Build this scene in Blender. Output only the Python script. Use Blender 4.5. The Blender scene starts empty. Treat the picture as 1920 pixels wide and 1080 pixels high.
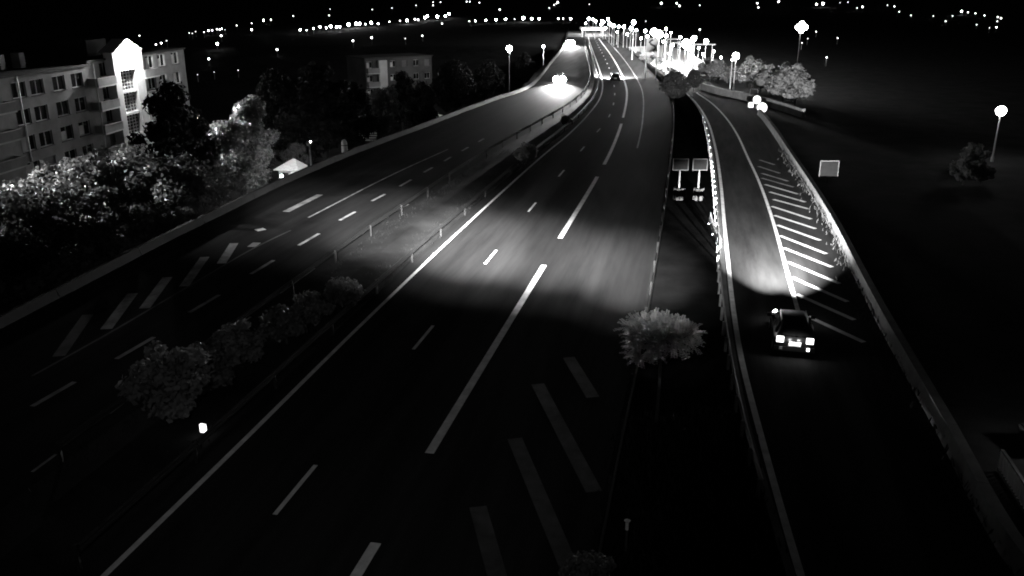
import bpy, math, random
import numpy as np
from mathutils import Vector, Matrix

R = math.radians
rnd = random.Random(7)
scene = bpy.context.scene
col = scene.collection

# ------------------------------------------------------------------ camera
CAM_H = 15.3
F = 1600.0                      # focal length in pixels of a 1920 wide frame
PITCH = math.atan(548.0 / F)
SP, CP = math.sin(PITCH), math.cos(PITCH)
cam_d = bpy.data.cameras.new('camera')
cam = bpy.data.objects.new('camera', cam_d)
col.objects.link(cam)
cam.location = (0, 0, CAM_H)
cam.rotation_euler = (math.pi / 2 - PITCH, 0, 0)
cam_d.sensor_width = 36.0
cam_d.lens = F / 1920 * 36.0
cam_d.clip_start = 0.1
cam_d.clip_end = 9000
scene.camera = cam

# ------------------------------------------------------------------ night sky and moonlight
SUN_EL, SUN_AZ = R(38), R(200)
world = bpy.data.worlds.new('World')
scene.world = world
world.use_nodes = True
wt = world.node_tree
wt.nodes.clear()
wo = wt.nodes.new('ShaderNodeOutputWorld')
wb = wt.nodes.new('ShaderNodeBackground')
ws = wt.nodes.new('ShaderNodeTexSky')
wg = wt.nodes.new('ShaderNodeRGBToBW')
ws.sky_type = 'NISHITA'
ws.sun_disc = False
ws.sun_elevation = SUN_EL
ws.sun_rotation = SUN_AZ
wb.inputs['Strength'].default_value = 0.0008
wt.links.new(ws.outputs[0], wg.inputs[0])
wt.links.new(wg.outputs[0], wb.inputs[0])
wt.links.new(wb.outputs[0], wo.inputs[0])
sun_d = bpy.data.lights.new('moon', 'SUN')
sun_d.energy = 0.01
sun_d.angle = R(0.5)
sun = bpy.data.objects.new('moon', sun_d)
col.objects.link(sun)
sd = Vector((math.sin(SUN_AZ) * math.cos(SUN_EL), math.cos(SUN_AZ) * math.cos(SUN_EL), math.sin(SUN_EL)))
sun.rotation_euler = sd.to_track_quat('Z', 'Y').to_euler()

vs = scene.view_settings
vs.view_transform = 'Standard'
vs.look = 'None'
vs.exposure = 0.0
vs.gamma = 1.0
vs.use_curve_mapping = False
scene.render.engine = 'CYCLES'
scene.cycles.use_denoising = True
scene.cycles.sample_clamp_indirect = 4.0
scene.cycles.max_bounces = 5
scene.cycles.diffuse_bounces = 2
scene.cycles.transparent_max_bounces = 8
scene.cycles.caustics_reflective = False
scene.cycles.caustics_refractive = False
scene.cycles.use_light_tree = True
scene.cycles.filter_width = 1.9
scene.render.film_transparent = False

# ------------------------------------------------------------------ helpers: from the photograph to the place
def ray(px, py):
    u, v = (px - 960) / F, (py - 540) / F
    return np.array([u, CP - v * SP, -(SP + v * CP)])      # depth 1 along the optical axis
CAMP = np.array([0, 0, CAM_H])
def at(px, py, t):
    return CAMP + ray(px, py) * t
def gp(px, py, z=0.0):
    d = ray(px, py)
    return CAMP + d * ((z - CAM_H) / d[2])
def proj(p):
    x, y, z = p[0], p[1], p[2] - CAM_H
    t = y * CP - z * SP
    return 960 + F * x / t, 540 + F * (-(y * SP) - z * CP) / t * 1.0, t

def spline(pts, step=2.0):
    """dense smooth world polyline through the points"""
    P = [np.array(p, float) for p in pts]
    P = [2 * P[0] - P[1]] + P + [2 * P[-1] - P[-2]]
    out = []
    for i in range(1, len(P) - 2):
        p0, p1, p2, p3 = P[i - 1], P[i], P[i + 1], P[i + 2]
        n = max(2, int(np.linalg.norm(p2 - p1) / step))
        d01, d12, d23 = [max(1e-3, np.linalg.norm(b - a)) ** .5 for a, b in ((p0, p1), (p1, p2), (p2, p3))]
        t0, t1 = 0, d01
        t2 = t1 + d12
        t3 = t2 + d23
        for k in range(n):
            t = t1 + (t2 - t1) * k / n
            A1 = (t1 - t) / (t1 - t0) * p0 + (t - t0) / (t1 - t0) * p1
            A2 = (t2 - t) / (t2 - t1) * p1 + (t - t1) / (t2 - t1) * p2
            A3 = (t3 - t) / (t3 - t2) * p2 + (t - t2) / (t3 - t2) * p3
            B1 = (t2 - t) / (t2 - t0) * A1 + (t - t0) / (t2 - t0) * A2
            B2 = (t3 - t) / (t3 - t1) * A2 + (t - t1) / (t3 - t1) * A3
            out.append((t2 - t) / (t2 - t1) * B1 + (t - t1) / (t2 - t1) * B2)
    out.append(P[-2])
    return np.array(out)
def pxline(pl, z=0.0, step=2.0):
    return spline([gp(x, y, z) for x, y in pl], step)
def arclen(P):
    return np.concatenate([[0], np.cumsum(np.linalg.norm(np.diff(P, axis=0), axis=1))])
def resample(P, n):
    s = arclen(P)
    q = np.linspace(0, s[-1], n)
    return np.stack([np.interp(q, s, P[:, i]) for i in range(3)], 1)
def along(P, s0, s1, step=1.5):
    s = arclen(P)
    n = max(2, int(abs(s1 - s0) / step) + 1)
    q = np.linspace(s0, s1, n)
    return np.stack([np.interp(q, s, P[:, i]) for i in range(3)], 1)
def normals2(P):
    T = np.gradient(P, axis=0)
    T[:, 2] = 0
    T /= np.linalg.norm(T, axis=1)[:, None] + 1e-9
    return np.stack([T[:, 1], -T[:, 0], np.zeros(len(T))], 1)       # to the right of travel
def offset(P, d):
    return P + normals2(P) * d

# ------------------------------------------------------------------ mesh builder
class MB:
    def __init__(s):
        s.v = []; s.f = []
    def add(s, vs, fs):
        b = len(s.v)
        s.v += [tuple(map(float, p)) for p in vs]
        s.f += [tuple(i + b for i in f) for f in fs]
        return s
    def box(s, x0, x1, y0, y1, z0, z1, M=None):
        vs = [(x, y, z) for z in (z0, z1) for y in (y0, y1) for x in (x0, x1)]
        if M is not None:
            vs = [tuple(M @ Vector(p)) for p in vs]
        return s.add(vs, [(0, 2, 3, 1), (4, 5, 7, 6), (0, 1, 5, 4), (2, 6, 7, 3), (0, 4, 6, 2), (1, 3, 7, 5)])
    def tube(s, pts, rads, n=8, cap=True):
        pts = [Vector(p) for p in pts]
        rings = []
        for i, p in enumerate(pts):
            d = (pts[min(i + 1, len(pts) - 1)] - pts[max(i - 1, 0)]).normalized()
            a = d.orthogonal().normalized() if abs(d.z) < .99 else Vector((1, 0, 0))
            a = (a - d * a.dot(d)).normalized()
            b = d.cross(a)
            rings.append([p + (a * math.cos(2 * math.pi * k / n) + b * math.sin(2 * math.pi * k / n)) * rads[i] for k in range(n)])
        vs = [q for r in rings for q in r]
        fs = []
        for i in range(len(pts) - 1):
            for k in range(n):
                fs.append((i * n + k, i * n + (k + 1) % n, (i + 1) * n + (k + 1) % n, (i + 1) * n + k))
        if cap:
            fs.append(tuple(reversed(range(n))))
            fs.append(tuple((len(pts) - 1) * n + k for k in range(n)))
        return s.add(vs, fs)
    def ball(s, c, r, nu=12, nv=8, sz=1.0):
        vs, fs = [], []
        for j in range(nv + 1):
            th = math.pi * j / nv
            for i in range(nu):
                ph = 2 * math.pi * i / nu
                vs.append((c[0] + r * math.sin(th) * math.cos(ph), c[1] + r * math.sin(th) * math.sin(ph), c[2] + r * sz * math.cos(th)))
        for j in range(nv):
            for i in range(nu):
                fs.append((j * nu + i, (j + 1) * nu + i, (j + 1) * nu + (i + 1) % nu, j * nu + (i + 1) % nu))
        return s.add(vs, fs)
    def disc(s, c, nrm, r, th, n=20):
        nrm = Vector(nrm).normalized()
        c = Vector(c)
        return s.tube([c - nrm * th / 2, c + nrm * th / 2], [r, r], n)
    def strip(s, A, B):
        n = len(A)
        return s.add(list(A) + list(B), [(i, n + i, n + i + 1, i + 1) for i in range(n - 1)])
    def sweep(s, P, prof, closed=True):
        """sweep a profile of (side offset, height) along a polyline"""
        N = normals2(P)
        m = len(prof)
        vs = []
        for p, nn in zip(P, N):
            for o, h in prof:
                vs.append((p[0] + nn[0] * o, p[1] + nn[1] * o, p[2] + h))
        fs = []
        for i in range(len(P) - 1):
            for k in range(m if closed else m - 1):
                a, b = i * m + k, i * m + (k + 1) % m
                fs.append((a, b, b + m, a + m))
        if closed:
            fs.append(tuple(range(m)))
            fs.append(tuple((len(P) - 1) * m + k for k in reversed(range(m))))
        return s.add(vs, fs)
    def mesh(s, name):
        me = bpy.data.meshes.new(name)
        me.from_pydata(s.v, [], s.f)
        me.update()
        return me
    def build(s, name, mat, parent=None, smooth=False, local=False):
        if parent is not None and not local:
            l = parent_loc(parent)
            s.v = [(a - l[0], b - l[1], c - l[2]) for a, b, c in s.v]
        me = s.mesh(name)
        if smooth:
            me.polygons.foreach_set('use_smooth', [True] * len(me.polygons))
        return link(name, me, mat, parent)
def parent_loc(o):
    l = Vector((0, 0, 0))
    while o is not None:
        l += o.location
        o = o.parent
    return l
def link(name, me, mat=None, parent=None, loc=None):
    o = bpy.data.objects.new(name, me)
    col.objects.link(o)
    if mat is not None and len(me.materials) == 0:
        me.materials.append(mat)
    o.parent = parent
    if loc is not None:
        o.location = loc
    return o
def tag(o, label, cat, group=None):
    o['label'] = label
    o['category'] = cat
    if group:
        o['group'] = group
    return o
def struct(o, label=None):
    o['kind'] = 'structure'
    if label: o['label'] = label
    return o
def thing(name, label, cat, loc=(0, 0, 0), rz=0.0, group=None):
    o = bpy.data.objects.new(name, None)
    col.objects.link(o)
    o.empty_display_size = .3
    o.location = [float(a) for a in loc]
    o.rotation_euler = (0, 0, rz)
    return tag(o, label, cat, group)
def copy_tree(o, parent=None):
    c = o.copy()
    col.objects.link(c)
    c.parent = parent
    for ch in list(o.children):
        copy_tree(ch, c)
    return c

# ------------------------------------------------------------------ materials (the camera sees in black and white: everything is grey)
MATS = {}
def mat(name, a, b=None, scale=4.0, rough=.8, spec=.3, bump=0.0, bscale=None, detail=6.0, metal=0.0, trans=0.0, streak=None, rotz=0.0, coords='Object'):
    if name in MATS: return MATS[name]
    m = bpy.data.materials.new(name)
    m.use_nodes = True
    nt = m.node_tree
    bs = nt.nodes['Principled BSDF']
    bs.inputs['Roughness'].default_value = rough
    bs.inputs['Specular IOR Level'].default_value = spec
    bs.inputs['Metallic'].default_value = metal
    b = a if b is None else b
    tc = nt.nodes.new('ShaderNodeTexCoord')
    src = tc.outputs[coords]
    if streak:
        mp = nt.nodes.new('ShaderNodeMapping')
        mp.vector_type = 'TEXTURE'
        mp.inputs['Rotation'].default_value = (0, 0, rotz)
        mp.inputs['Scale'].default_value = [1 / q_ for q_ in streak]
        nt.links.new(src, mp.inputs[0])
        src = mp.outputs[0]
    nz = nt.nodes.new('ShaderNodeTexNoise')
    nz.inputs['Scale'].default_value = scale
    nz.inputs['Detail'].default_value = detail
    nz.inputs['Roughness'].default_value = .65
    nt.links.new(src, nz.inputs['Vector'])
    rp = nt.nodes.new('ShaderNodeValToRGB')
    rp.color_ramp.elements[0].position = .33
    rp.color_ramp.elements[1].position = .67
    rp.color_ramp.elements[0].color = (a, a, a, 1)
    rp.color_ramp.elements[1].color = (b, b, b, 1)
    nt.links.new(nz.outputs['Fac'], rp.inputs[0])
    nt.links.new(rp.outputs[0], bs.inputs['Base Color'])
    if bump:
        n2 = nt.nodes.new('ShaderNodeTexNoise')
        n2.inputs['Scale'].default_value = bscale or scale * 6
        n2.inputs['Detail'].default_value = 5
        nt.links.new(tc.outputs[coords], n2.inputs['Vector'])
        bp = nt.nodes.new('ShaderNodeBump')
        bp.inputs['Strength'].default_value = bump
        nt.links.new(n2.outputs['Fac'], bp.inputs['Height'])
        nt.links.new(bp.outputs[0], bs.inputs['Normal'])
    if trans:
        tl = nt.nodes.new('ShaderNodeBsdfTranslucent')
        mx = nt.nodes.new('ShaderNodeMixShader')
        mx.inputs[0].default_value = trans
        nt.links.new(rp.outputs[0], tl.inputs[0])
        out = nt.nodes['Material Output']
        nt.links.new(bs.outputs[0], mx.inputs[1])
        nt.links.new(tl.outputs[0], mx.inputs[2])
        nt.links.new(mx.outputs[0], out.inputs[0])
    MATS[name] = m
    return m
def glow(name, strength, sampled=True):
    if name in MATS: return MATS[name]
    m = bpy.data.materials.new(name)
    m.use_nodes = True
    nt = m.node_tree
    nt.nodes.clear()
    out = nt.nodes.new('ShaderNodeOutputMaterial')
    e = nt.nodes.new('ShaderNodeEmission')
    e.inputs[1].default_value = strength
    nt.links.new(e.outputs[0], out.inputs[0])
    try:
        m.cycles.emission_sampling = 'FRONT' if sampled else 'NONE'
    except Exception:
        pass
    MATS[name] = m
    return m

ASPHALT = mat('asphalt', .014, .029, scale=1.0, rough=.85, spec=.01, bump=.3, bscale=14, streak=(.8, .05, 1), rotz=R(-12.3), detail=9)
RAMP_ASPHALT = mat('ramp_asphalt', .018, .04, scale=1.0, rough=.85, spec=.01, bump=.3, bscale=14, streak=(.9, .1, 1), rotz=R(-12.3), detail=9)
PAINT = mat('road_paint', .5, .8, scale=1.6, rough=.6, bump=.1)
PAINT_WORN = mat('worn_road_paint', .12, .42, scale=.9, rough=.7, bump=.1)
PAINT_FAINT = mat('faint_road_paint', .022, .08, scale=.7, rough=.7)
SOIL = mat('soil_and_grass', .012, .03, scale=.3, rough=.95, spec=.05, bump=.6, bscale=2)
HILL = mat('wooded_hill', .008, .02, scale=.03, rough=1, spec=0)
CONC = mat('concrete', .06, .12, scale=.8, rough=.85, bump=.15)
CONC_DARK = mat('stained_concrete', .05, .12, scale=.5, rough=.9, bump=.2)
STEEL = mat('galvanised_steel', .3, .45, scale=3, rough=.45, metal=.6)
STEEL_DARK = mat('dark_steel', .05, .09, scale=3, rough=.5)
WHITE = mat('white_enamel', .75, .85, scale=6, rough=.4)
RENDERW = mat('facade_render', .2, .3, scale=.5, rough=.9, bump=.1)
RENDERL = mat('pale_render', .5, .62, scale=.7, rough=.9, bump=.1)
GLASS = mat('dark_glass', .01, .02, rough=.08, spec=.5)
SHUTTER = mat('closed_shutter', .09, .14, scale=2, rough=.7, streak=(1, 1, 14))
FRAME = mat('window_frame', .5, .6, rough=.5)
ROOF = mat('roof_tar', .03, .05, rough=.9)
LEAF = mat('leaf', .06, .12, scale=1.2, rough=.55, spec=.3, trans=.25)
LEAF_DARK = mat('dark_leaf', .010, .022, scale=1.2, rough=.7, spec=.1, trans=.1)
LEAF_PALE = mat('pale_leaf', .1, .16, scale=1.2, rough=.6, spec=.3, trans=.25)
BARK = mat('bark', .03, .07, scale=3, rough=.95, bump=.5)
TYRE = mat('tyre', .015, .02, rough=.9)
RIM = mat('rim', .4, .5, rough=.35, metal=.7)
CARP = mat('dark_car_paint', .012, .016, rough=.3, spec=.4)
CARG = mat('grey_car_paint', .1, .12, rough=.3, spec=.5)
TILE = mat('roof_tile', .25, .4, scale=5, rough=.85, bump=.3, bscale=8)

# ------------------------------------------------------------------ road lines traced in plan
LEFT_EDGE = pxline([(-420, 835), (0, 612), (150, 535), (300, 457), (420, 398), (520, 349), (660, 289), (790, 240), (870, 209), (930, 187), (985, 168), (1008, 150), (1030, 122), (1052, 95), (1062, 70), (1066, 52)])
INNER = pxline([(-230, 1085), (205, 775), (340, 682), (683, 436), (765, 382), (850, 325), (930, 276), (1000, 236), (1050, 207), (1085, 178), (1098, 150), (1096, 120), (1090, 92), (1086, 66), (1084, 52)])
L1 = pxline([(20, 1250), (200, 1075), (420, 862), (640, 645), (780, 510), (840, 453), (960, 343), (1020, 290), (1065, 253), (1100, 218), (1124, 186), (1130, 160), (1126, 138), (1116, 108), (1106, 80), (1100, 56)])
LA = pxline([(420, 1080), (515, 965), (592, 872), (775, 655), (815, 607), (925, 476), (1003, 382), (1070, 305), (1110, 258), (1140, 222), (1152, 185), (1150, 152), (1138, 118), (1120, 82), (1108, 56)])
L3 = pxline([(560, 1255), (705, 1018), (805, 850), (1020, 497), (1050, 447), (1115, 340), (1146, 282), (1165, 232), (1175, 185), (1174, 163), (1162, 132), (1146, 104), (1124, 74), (1112, 55)])
RIGHT_EDGE = pxline([(1030, 1400), (1100, 1080), (1140, 890), (1180, 710), (1205, 590), (1225, 480), (1240, 392), (1254, 288), (1258, 240), (1256, 196), (1244, 160), (1222, 134), (1190, 104), (1152, 74), (1122, 54)])
RAMP_L = pxline([(1560, 1300), (1480, 1080), (1440, 940), (1400, 800), (1372, 655), (1360, 560), (1354, 470), (1348, 400), (1341, 330), (1331, 262), (1316, 216), (1294, 184), (1264, 158), (1232, 132)])
RAMP_R = pxline([(2080, 1300), (1880, 1040), (1770, 830), (1650, 610), (1612, 535), (1560, 430), (1518, 358), (1478, 296), (1446, 246), (1420, 214), (1388, 192), (1345, 170), (1296, 148), (1256, 124)])
RL_LINE = pxline([(1540, 1200), (1500, 1075), (1462, 945), (1420, 792), (1390, 672), (1375, 580), (1366, 500), (1358, 420), (1351, 340), (1341, 276), (1326, 226), (1302, 190), (1270, 163)])
RR_LINE = pxline([(1512, 640), (1496, 582), (1480, 525), (1461, 455), (1442, 392), (1422, 338), (1402, 295), (1382, 252), (1362, 222), (1335, 194), (1306, 174)])

def left_x(Y):
    return np.interp(Y, LEFT_EDGE[:, 1], LEFT_EDGE[:, 0])

# ------------------------------------------------------------------ ground
def sstep(t):
    t = np.clip(t, 0, 1)
    return t * t * (3 - 2 * t)
def height(X, Y):
    d = left_x(Y) - 1.2 - X                     # metres left of the highway
    z = -8.0 * sstep(d / 7.5) * sstep((290 - Y) / 60.0)
    z = z - .07
    far = np.clip((Y - 560) / 900.0, 0, None)
    z = z + 26 * far ** 1.25 * (1 + .25 * np.sin(X / 210.0 + 1) + .12 * np.sin(X / 77.0))
    side = np.clip((np.abs(X) - 220) / 500.0, 0, 2)
    z = z + 10 * side ** 1.5 * sstep((Y - 200) / 300)
    return z
def hit(px, py):
    d = ray(px, py)
    t = 20.0
    while t < 4000:
        p = CAMP + d * t
        if p[2] < height(p[0], p[1]): return p, t
        t *= 1.004
    return p, t
xs = np.concatenate([np.arange(-1900, -240, 60), np.arange(-240, -90, 10), np.arange(-90, 60, 2.5), np.arange(60, 240, 10), np.arange(240, 1901, 60)])
ys = np.concatenate([np.arange(-60, 0, 10), np.arange(0, 300, 3), np.arange(300, 620, 12), np.arange(620, 2700, 45)])
GX, GY = np.meshgrid(xs, ys)
GZ = height(GX, GY)
g = MB()
g.v = [tuple(p) for p in np.stack([GX.ravel(), GY.ravel(), GZ.ravel()], 1).tolist()]
nx = len(xs)
g.f = [(j * nx + i, j * nx + i + 1, (j + 1) * nx + i + 1, (j + 1) * nx + i) for j in range(len(ys) - 1) for i in range(nx - 1)]
ground = struct(g.build('ground', SOIL, smooth=True))

def sheet(name, A, B, m, z, n=220, cols=1):
    A, B = resample(A, n).copy(), resample(B, n).copy()
    A[:, 2] = z; B[:, 2] = z
    return struct(MB().strip(A, B).build(name, m))
road = sheet('road', LEFT_EDGE, RIGHT_EDGE, ASPHALT, 0.0)
ramp = sheet('ramp_road', RAMP_L, RAMP_R, RAMP_ASPHALT, 0.006)

# ------------------------------------------------------------------ painted markings: each a part of its road
def ribbon(name, P, w, m, parent, z=.004):
    P = P.copy(); P[:, 2] = z
    if len(P) < 2: return
    return MB().strip(offset(P, -w / 2), offset(P, w / 2)).build(name, m, parent)
def nearest_s(P, q):
    i = int(np.argmin(np.linalg.norm(P[:, :2] - np.array(q[:2]), axis=1)))
    return arclen(P)[i]
ribbon('edge_line', L1, .2, PAINT, road)
# dashes between the two lanes driving away
s_a, s_b = nearest_s(LA, gp(515, 965)), nearest_s(LA, gp(775, 655))
per = s_b - s_a
dl = nearest_s(LA, gp(592, 872)) - s_a
s = s_a - per
k = 0
while s + dl < arclen(LA)[-1]:
    if s > 0: ribbon('lane_dash', along(LA, s, s + dl), .16, PAINT, road)
    s += per
# long dashes of the emergency lane line
for a, b in (((560, 1255), (705, 1018)), ((805, 850), (1020, 497)), ((1050, 446), (1118, 335)), ((1131, 312), (1165, 232))):
    ribbon('emergency_lane_dash', along(L3, nearest_s(L3, gp(*a)), nearest_s(L3, gp(*b))), .33, PAINT, road)
ribbon('emergency_lane_dash', along(L3, nearest_s(L3, gp(1168, 222)), nearest_s(L3, gp(1122, 72))), .3, PAINT, road)
ribbon('edge_line', along(offset(L3, 2.6), nearest_s(L3, gp(1150, 275)), nearest_s(L3, gp(1120, 70))), .16, PAINT_WORN, road)
# oncoming carriageway
for a, b in (((218, 673), (289, 632)), ((355, 586), (411, 553)), ((470, 514), (513, 488)), ((560, 460), (598, 438)), ((637, 413), (666, 397)), ((697, 377), (722, 364)), ((750, 349), (771, 337)), ((795, 323), (811, 314)), ((833, 302), (846, 294)), ((60, 762), (140, 716)), ((866, 283), (878, 276)), ((897, 266), (907, 260))):
    ribbon('lane_dash', np.array([gp(*a), gp(*b)]), .24, PAINT_WORN, road)
for a, b in (((205, 776), (236, 752)), ((268, 728), (340, 688)), ((402, 640), (470, 594)), ((525, 550), (590, 503)), ((648, 458), (683, 436)), ((697, 425), (728, 406)), ((736, 399), (766, 383)), ((60, 885), (105, 852))):
    ribbon('lane_dash', np.array([gp(*a), gp(*b)]), .12, PAINT_WORN, road)
ribbon('edge_line', pxline([(578, 408), (640, 376), (700, 345), (760, 316), (840, 280)]), .16, PAINT_WORN, road)
ribbon('edge_line', pxline([(60, 705), (195, 630), (340, 545), (480, 463), (545, 432)]), .14, PAINT_FAINT, road)
for a, b, m in (((199, 617), (249, 550), PAINT_WORN), ((271, 578), (314, 520), PAINT_WORN), ((345, 537), (384, 482), PAINT_WORN), ((415, 494), (439, 456), PAINT_WORN), ((471, 463), (482, 455), PAINT_WORN), ((480, 432), (496, 429), PAINT), ((536, 397), (600, 365), PAINT_WORN), ((110, 668), (165, 590), PAINT_FAINT)):
    A, B = gp(*a), gp(*b)
    ribbon('hatch_stripe', np.array([A, B]), .55, m, road)
# wide faded bars of the gore before the exit
for a, b in (((896, 950), (935, 1090)), ((965, 822), (1078, 1090)), ((1008, 720), (1114, 922)), ((1066, 670), (1112, 745))):
    ribbon('gore_bar', np.array([gp(*a), gp(*b)]), .55, PAINT_FAINT, road)
# ramp
ribbon('edge_line', RL_LINE, .24, PAINT, ramp, .010)
ribbon('edge_line', RR_LINE, .22, PAINT, ramp, .010)
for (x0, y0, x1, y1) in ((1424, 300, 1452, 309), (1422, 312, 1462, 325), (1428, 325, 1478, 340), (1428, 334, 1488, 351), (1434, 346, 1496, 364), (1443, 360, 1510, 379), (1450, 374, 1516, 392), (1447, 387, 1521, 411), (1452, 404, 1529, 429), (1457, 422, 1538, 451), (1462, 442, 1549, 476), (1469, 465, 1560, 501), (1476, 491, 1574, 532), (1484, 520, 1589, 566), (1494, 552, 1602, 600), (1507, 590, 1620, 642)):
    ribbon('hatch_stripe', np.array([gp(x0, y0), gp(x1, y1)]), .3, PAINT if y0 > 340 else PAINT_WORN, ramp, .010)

# median: raised planted strip between the carriageways
mA, mB = resample(offset(INNER, 1.0), 200), resample(offset(L1, -.9), 200)
mm = MB()
mA[:, 2] = .14; mB[:, 2] = .14
mid = (mA + mB) / 2; mid[:, 2] = .34
mm.strip(mA, mid); mm.strip(mid, mB)
a0, b0 = mA.copy(), mB.copy(); a0[:, 2] = -.05; b0[:, 2] = -.05
mm.strip(a0, mA); mm.strip(mB, b0)
struct(mm.build('median_ground', SOIL))
# verge island between highway and ramp
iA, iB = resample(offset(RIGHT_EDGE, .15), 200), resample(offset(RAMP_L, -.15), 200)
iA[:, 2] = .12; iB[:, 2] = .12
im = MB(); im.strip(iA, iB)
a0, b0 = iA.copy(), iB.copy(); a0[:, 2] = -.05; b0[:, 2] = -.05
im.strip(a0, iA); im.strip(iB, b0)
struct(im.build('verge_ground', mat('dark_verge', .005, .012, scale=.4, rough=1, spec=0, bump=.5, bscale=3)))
# lit forecourt behind the slip road
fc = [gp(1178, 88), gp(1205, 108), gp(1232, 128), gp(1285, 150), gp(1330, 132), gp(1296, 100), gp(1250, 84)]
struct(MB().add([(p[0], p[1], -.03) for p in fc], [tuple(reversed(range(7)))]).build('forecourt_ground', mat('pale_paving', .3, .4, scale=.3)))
fd = [gp(1060, 69), gp(1150, 69), gp(1138, 58), gp(1062, 58)]
struct(MB().add([(p[0], p[1], .03) for p in fd], [(0, 1, 2, 3)]).build('plaza_ground', mat('plaza_paving', .2, .3, scale=.3)))

# ------------------------------------------------------------------ barriers, guard rails, fences
lb = thing('concrete_barrier', 'long dark concrete barrier along the outer edge of the oncoming lanes', 'barrier', LEFT_EDGE[0])
BARP = [(-.3, -.1), (.3, -.1), (.22, .15), (.1, .5), (-.1, .5), (-.22, .15)]
tot = arclen(LEFT_EDGE)[-1]
s = 0
while s < tot - 8:
    MB().sweep(along(LEFT_EDGE, s, s + 7.96, 2), BARP).build('barrier_segment', mat('sooty_concrete', .012, .03, scale=.5, rough=.9, bump=.2), lb)
    s += 8
rb = thing('concrete_barrier', 'pale concrete barrier curving along the right of the hatched ramp edge', 'barrier', RAMP_R[0])
tot = arclen(RAMP_R)[-1]
s = 4.0
e0 = nearest_s(RAMP_R, gp(1420, 214))
while s < e0 - 1:
    MB().sweep(along(RAMP_R, s, min(e0, s + 3.97), 1), [(-.1, 0), (.5, 0), (.42, .2), (.36, .72), (.0, .72), (-.05, .2)]).build('barrier_segment', CONC, rb)
    s += 4

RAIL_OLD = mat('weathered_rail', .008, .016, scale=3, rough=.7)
WBEAM = [(0, .45), (.05, .5), (.05, .55), (0, .6), (.05, .65), (.05, .7), (0, .75), (-.02, .75), (.02, .7), (.02, .65), (-.03, .6), (.02, .55), (.02, .5), (-.02, .45)]
def guard_rail(P, label, s0, s1, beam=STEEL, gap=4.0, h=0.0, side=1):
    root = thing('guard_rail', label, 'guard rail', along(P, s0, s0 + 1)[0], group='steel guard rails beside the carriageways')
    prof = [(o * side, z + h) for o, z in WBEAM]
    s = s0
    pm = None
    while s < s1 - gap:
        MB().sweep(along(P, s, s + gap - .03, 1.0), prof).build('rail_beam', beam, root)
        p = along(P, s, s + .1)[0]
        if pm is None:
            pm = MB().box(-.05, .05, -.06, .06, -.1, .72 + h).mesh('post')
            pm.materials.append(beam)
        l = parent_loc(root)
        link('post', pm, None, root, (p[0] - l[0] - .09 * side, p[1] - l[1], 0))
        s += gap
    return root
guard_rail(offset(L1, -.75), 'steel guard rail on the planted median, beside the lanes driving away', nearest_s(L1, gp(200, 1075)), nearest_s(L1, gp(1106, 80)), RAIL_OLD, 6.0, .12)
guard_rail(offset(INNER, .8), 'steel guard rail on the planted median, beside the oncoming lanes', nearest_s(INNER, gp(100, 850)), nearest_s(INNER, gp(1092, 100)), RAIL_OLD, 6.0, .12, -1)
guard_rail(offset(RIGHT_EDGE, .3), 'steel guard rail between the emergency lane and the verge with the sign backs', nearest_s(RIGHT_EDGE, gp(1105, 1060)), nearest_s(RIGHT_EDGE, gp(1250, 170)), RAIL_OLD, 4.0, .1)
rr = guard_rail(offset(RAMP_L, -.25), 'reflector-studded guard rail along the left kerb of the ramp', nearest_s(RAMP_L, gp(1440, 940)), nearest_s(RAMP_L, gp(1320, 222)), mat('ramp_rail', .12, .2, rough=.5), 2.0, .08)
l = parent_loc(rr)
dotm = MB().box(-.05, .05, -.015, .015, -.06, .06).mesh('reflector'); dotm.materials.append(WHITE)
for y in (234, 244, 256, 270, 281, 294, 308, 323, 332, 341, 351, 361, 372, 384, 396, 404):
    x = np.interp(y, [216, 262, 330, 400, 470], [1316, 1331, 1341, 1348, 1354])
    p = gp(x, y)
    link('reflector', dotm, None, rr, (p[0] - .3 - l[0], p[1] - l[1], .95))
# kerb of the ramp (real step)
kb = MB()
kb.sweep(along(offset(RAMP_L, .02), 4, arclen(RAMP_L)[-1] - 30), [(-.15, -.05), (.1, -.05), (.1, .13), (-.15, .14)])
tag(kb.build('kerb', CONC_DARK), 'low pale kerb along the inner side of the ramp', 'kerb')
# bent plate at the start of the lit rail
bt = thing('rail_end', 'glaring white bent rail end standing by the ramp kerb', 'rail end', gp(1346, 470))
b = MB()
P = [gp(1352, 470), gp(1346, 458), gp(1338, 444), gp(1333, 432), gp(1331, 424)]
hs = [.5, .55, .6, .7, .8]
A = [(p[0], p[1], .25) for p in P]; B = [(p[0], p[1], .3 + h * .9) for p, h in zip(P, hs)]
b.add(A + B + [(a[0] - .05, a[1], a[2]) for a in A] + [(a[0] - .05, a[1], a[2]) for a in B], [(i, i + 1, 6 + i, 5 + i) for i in range(4)] + [(10 + i, 15 + i, 16 + i, 11 + i) for i in range(4)] + [(5 + i, 6 + i, 16 + i, 15 + i) for i in range(4)])
b.build('plate', WHITE, bt)
for q in (P[0], P[2], P[4]):
    MB().box(q[0] - .12, q[0] - .06, q[1] - .04, q[1] + .04, 0, .6).build('post', STEEL, bt)

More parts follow.
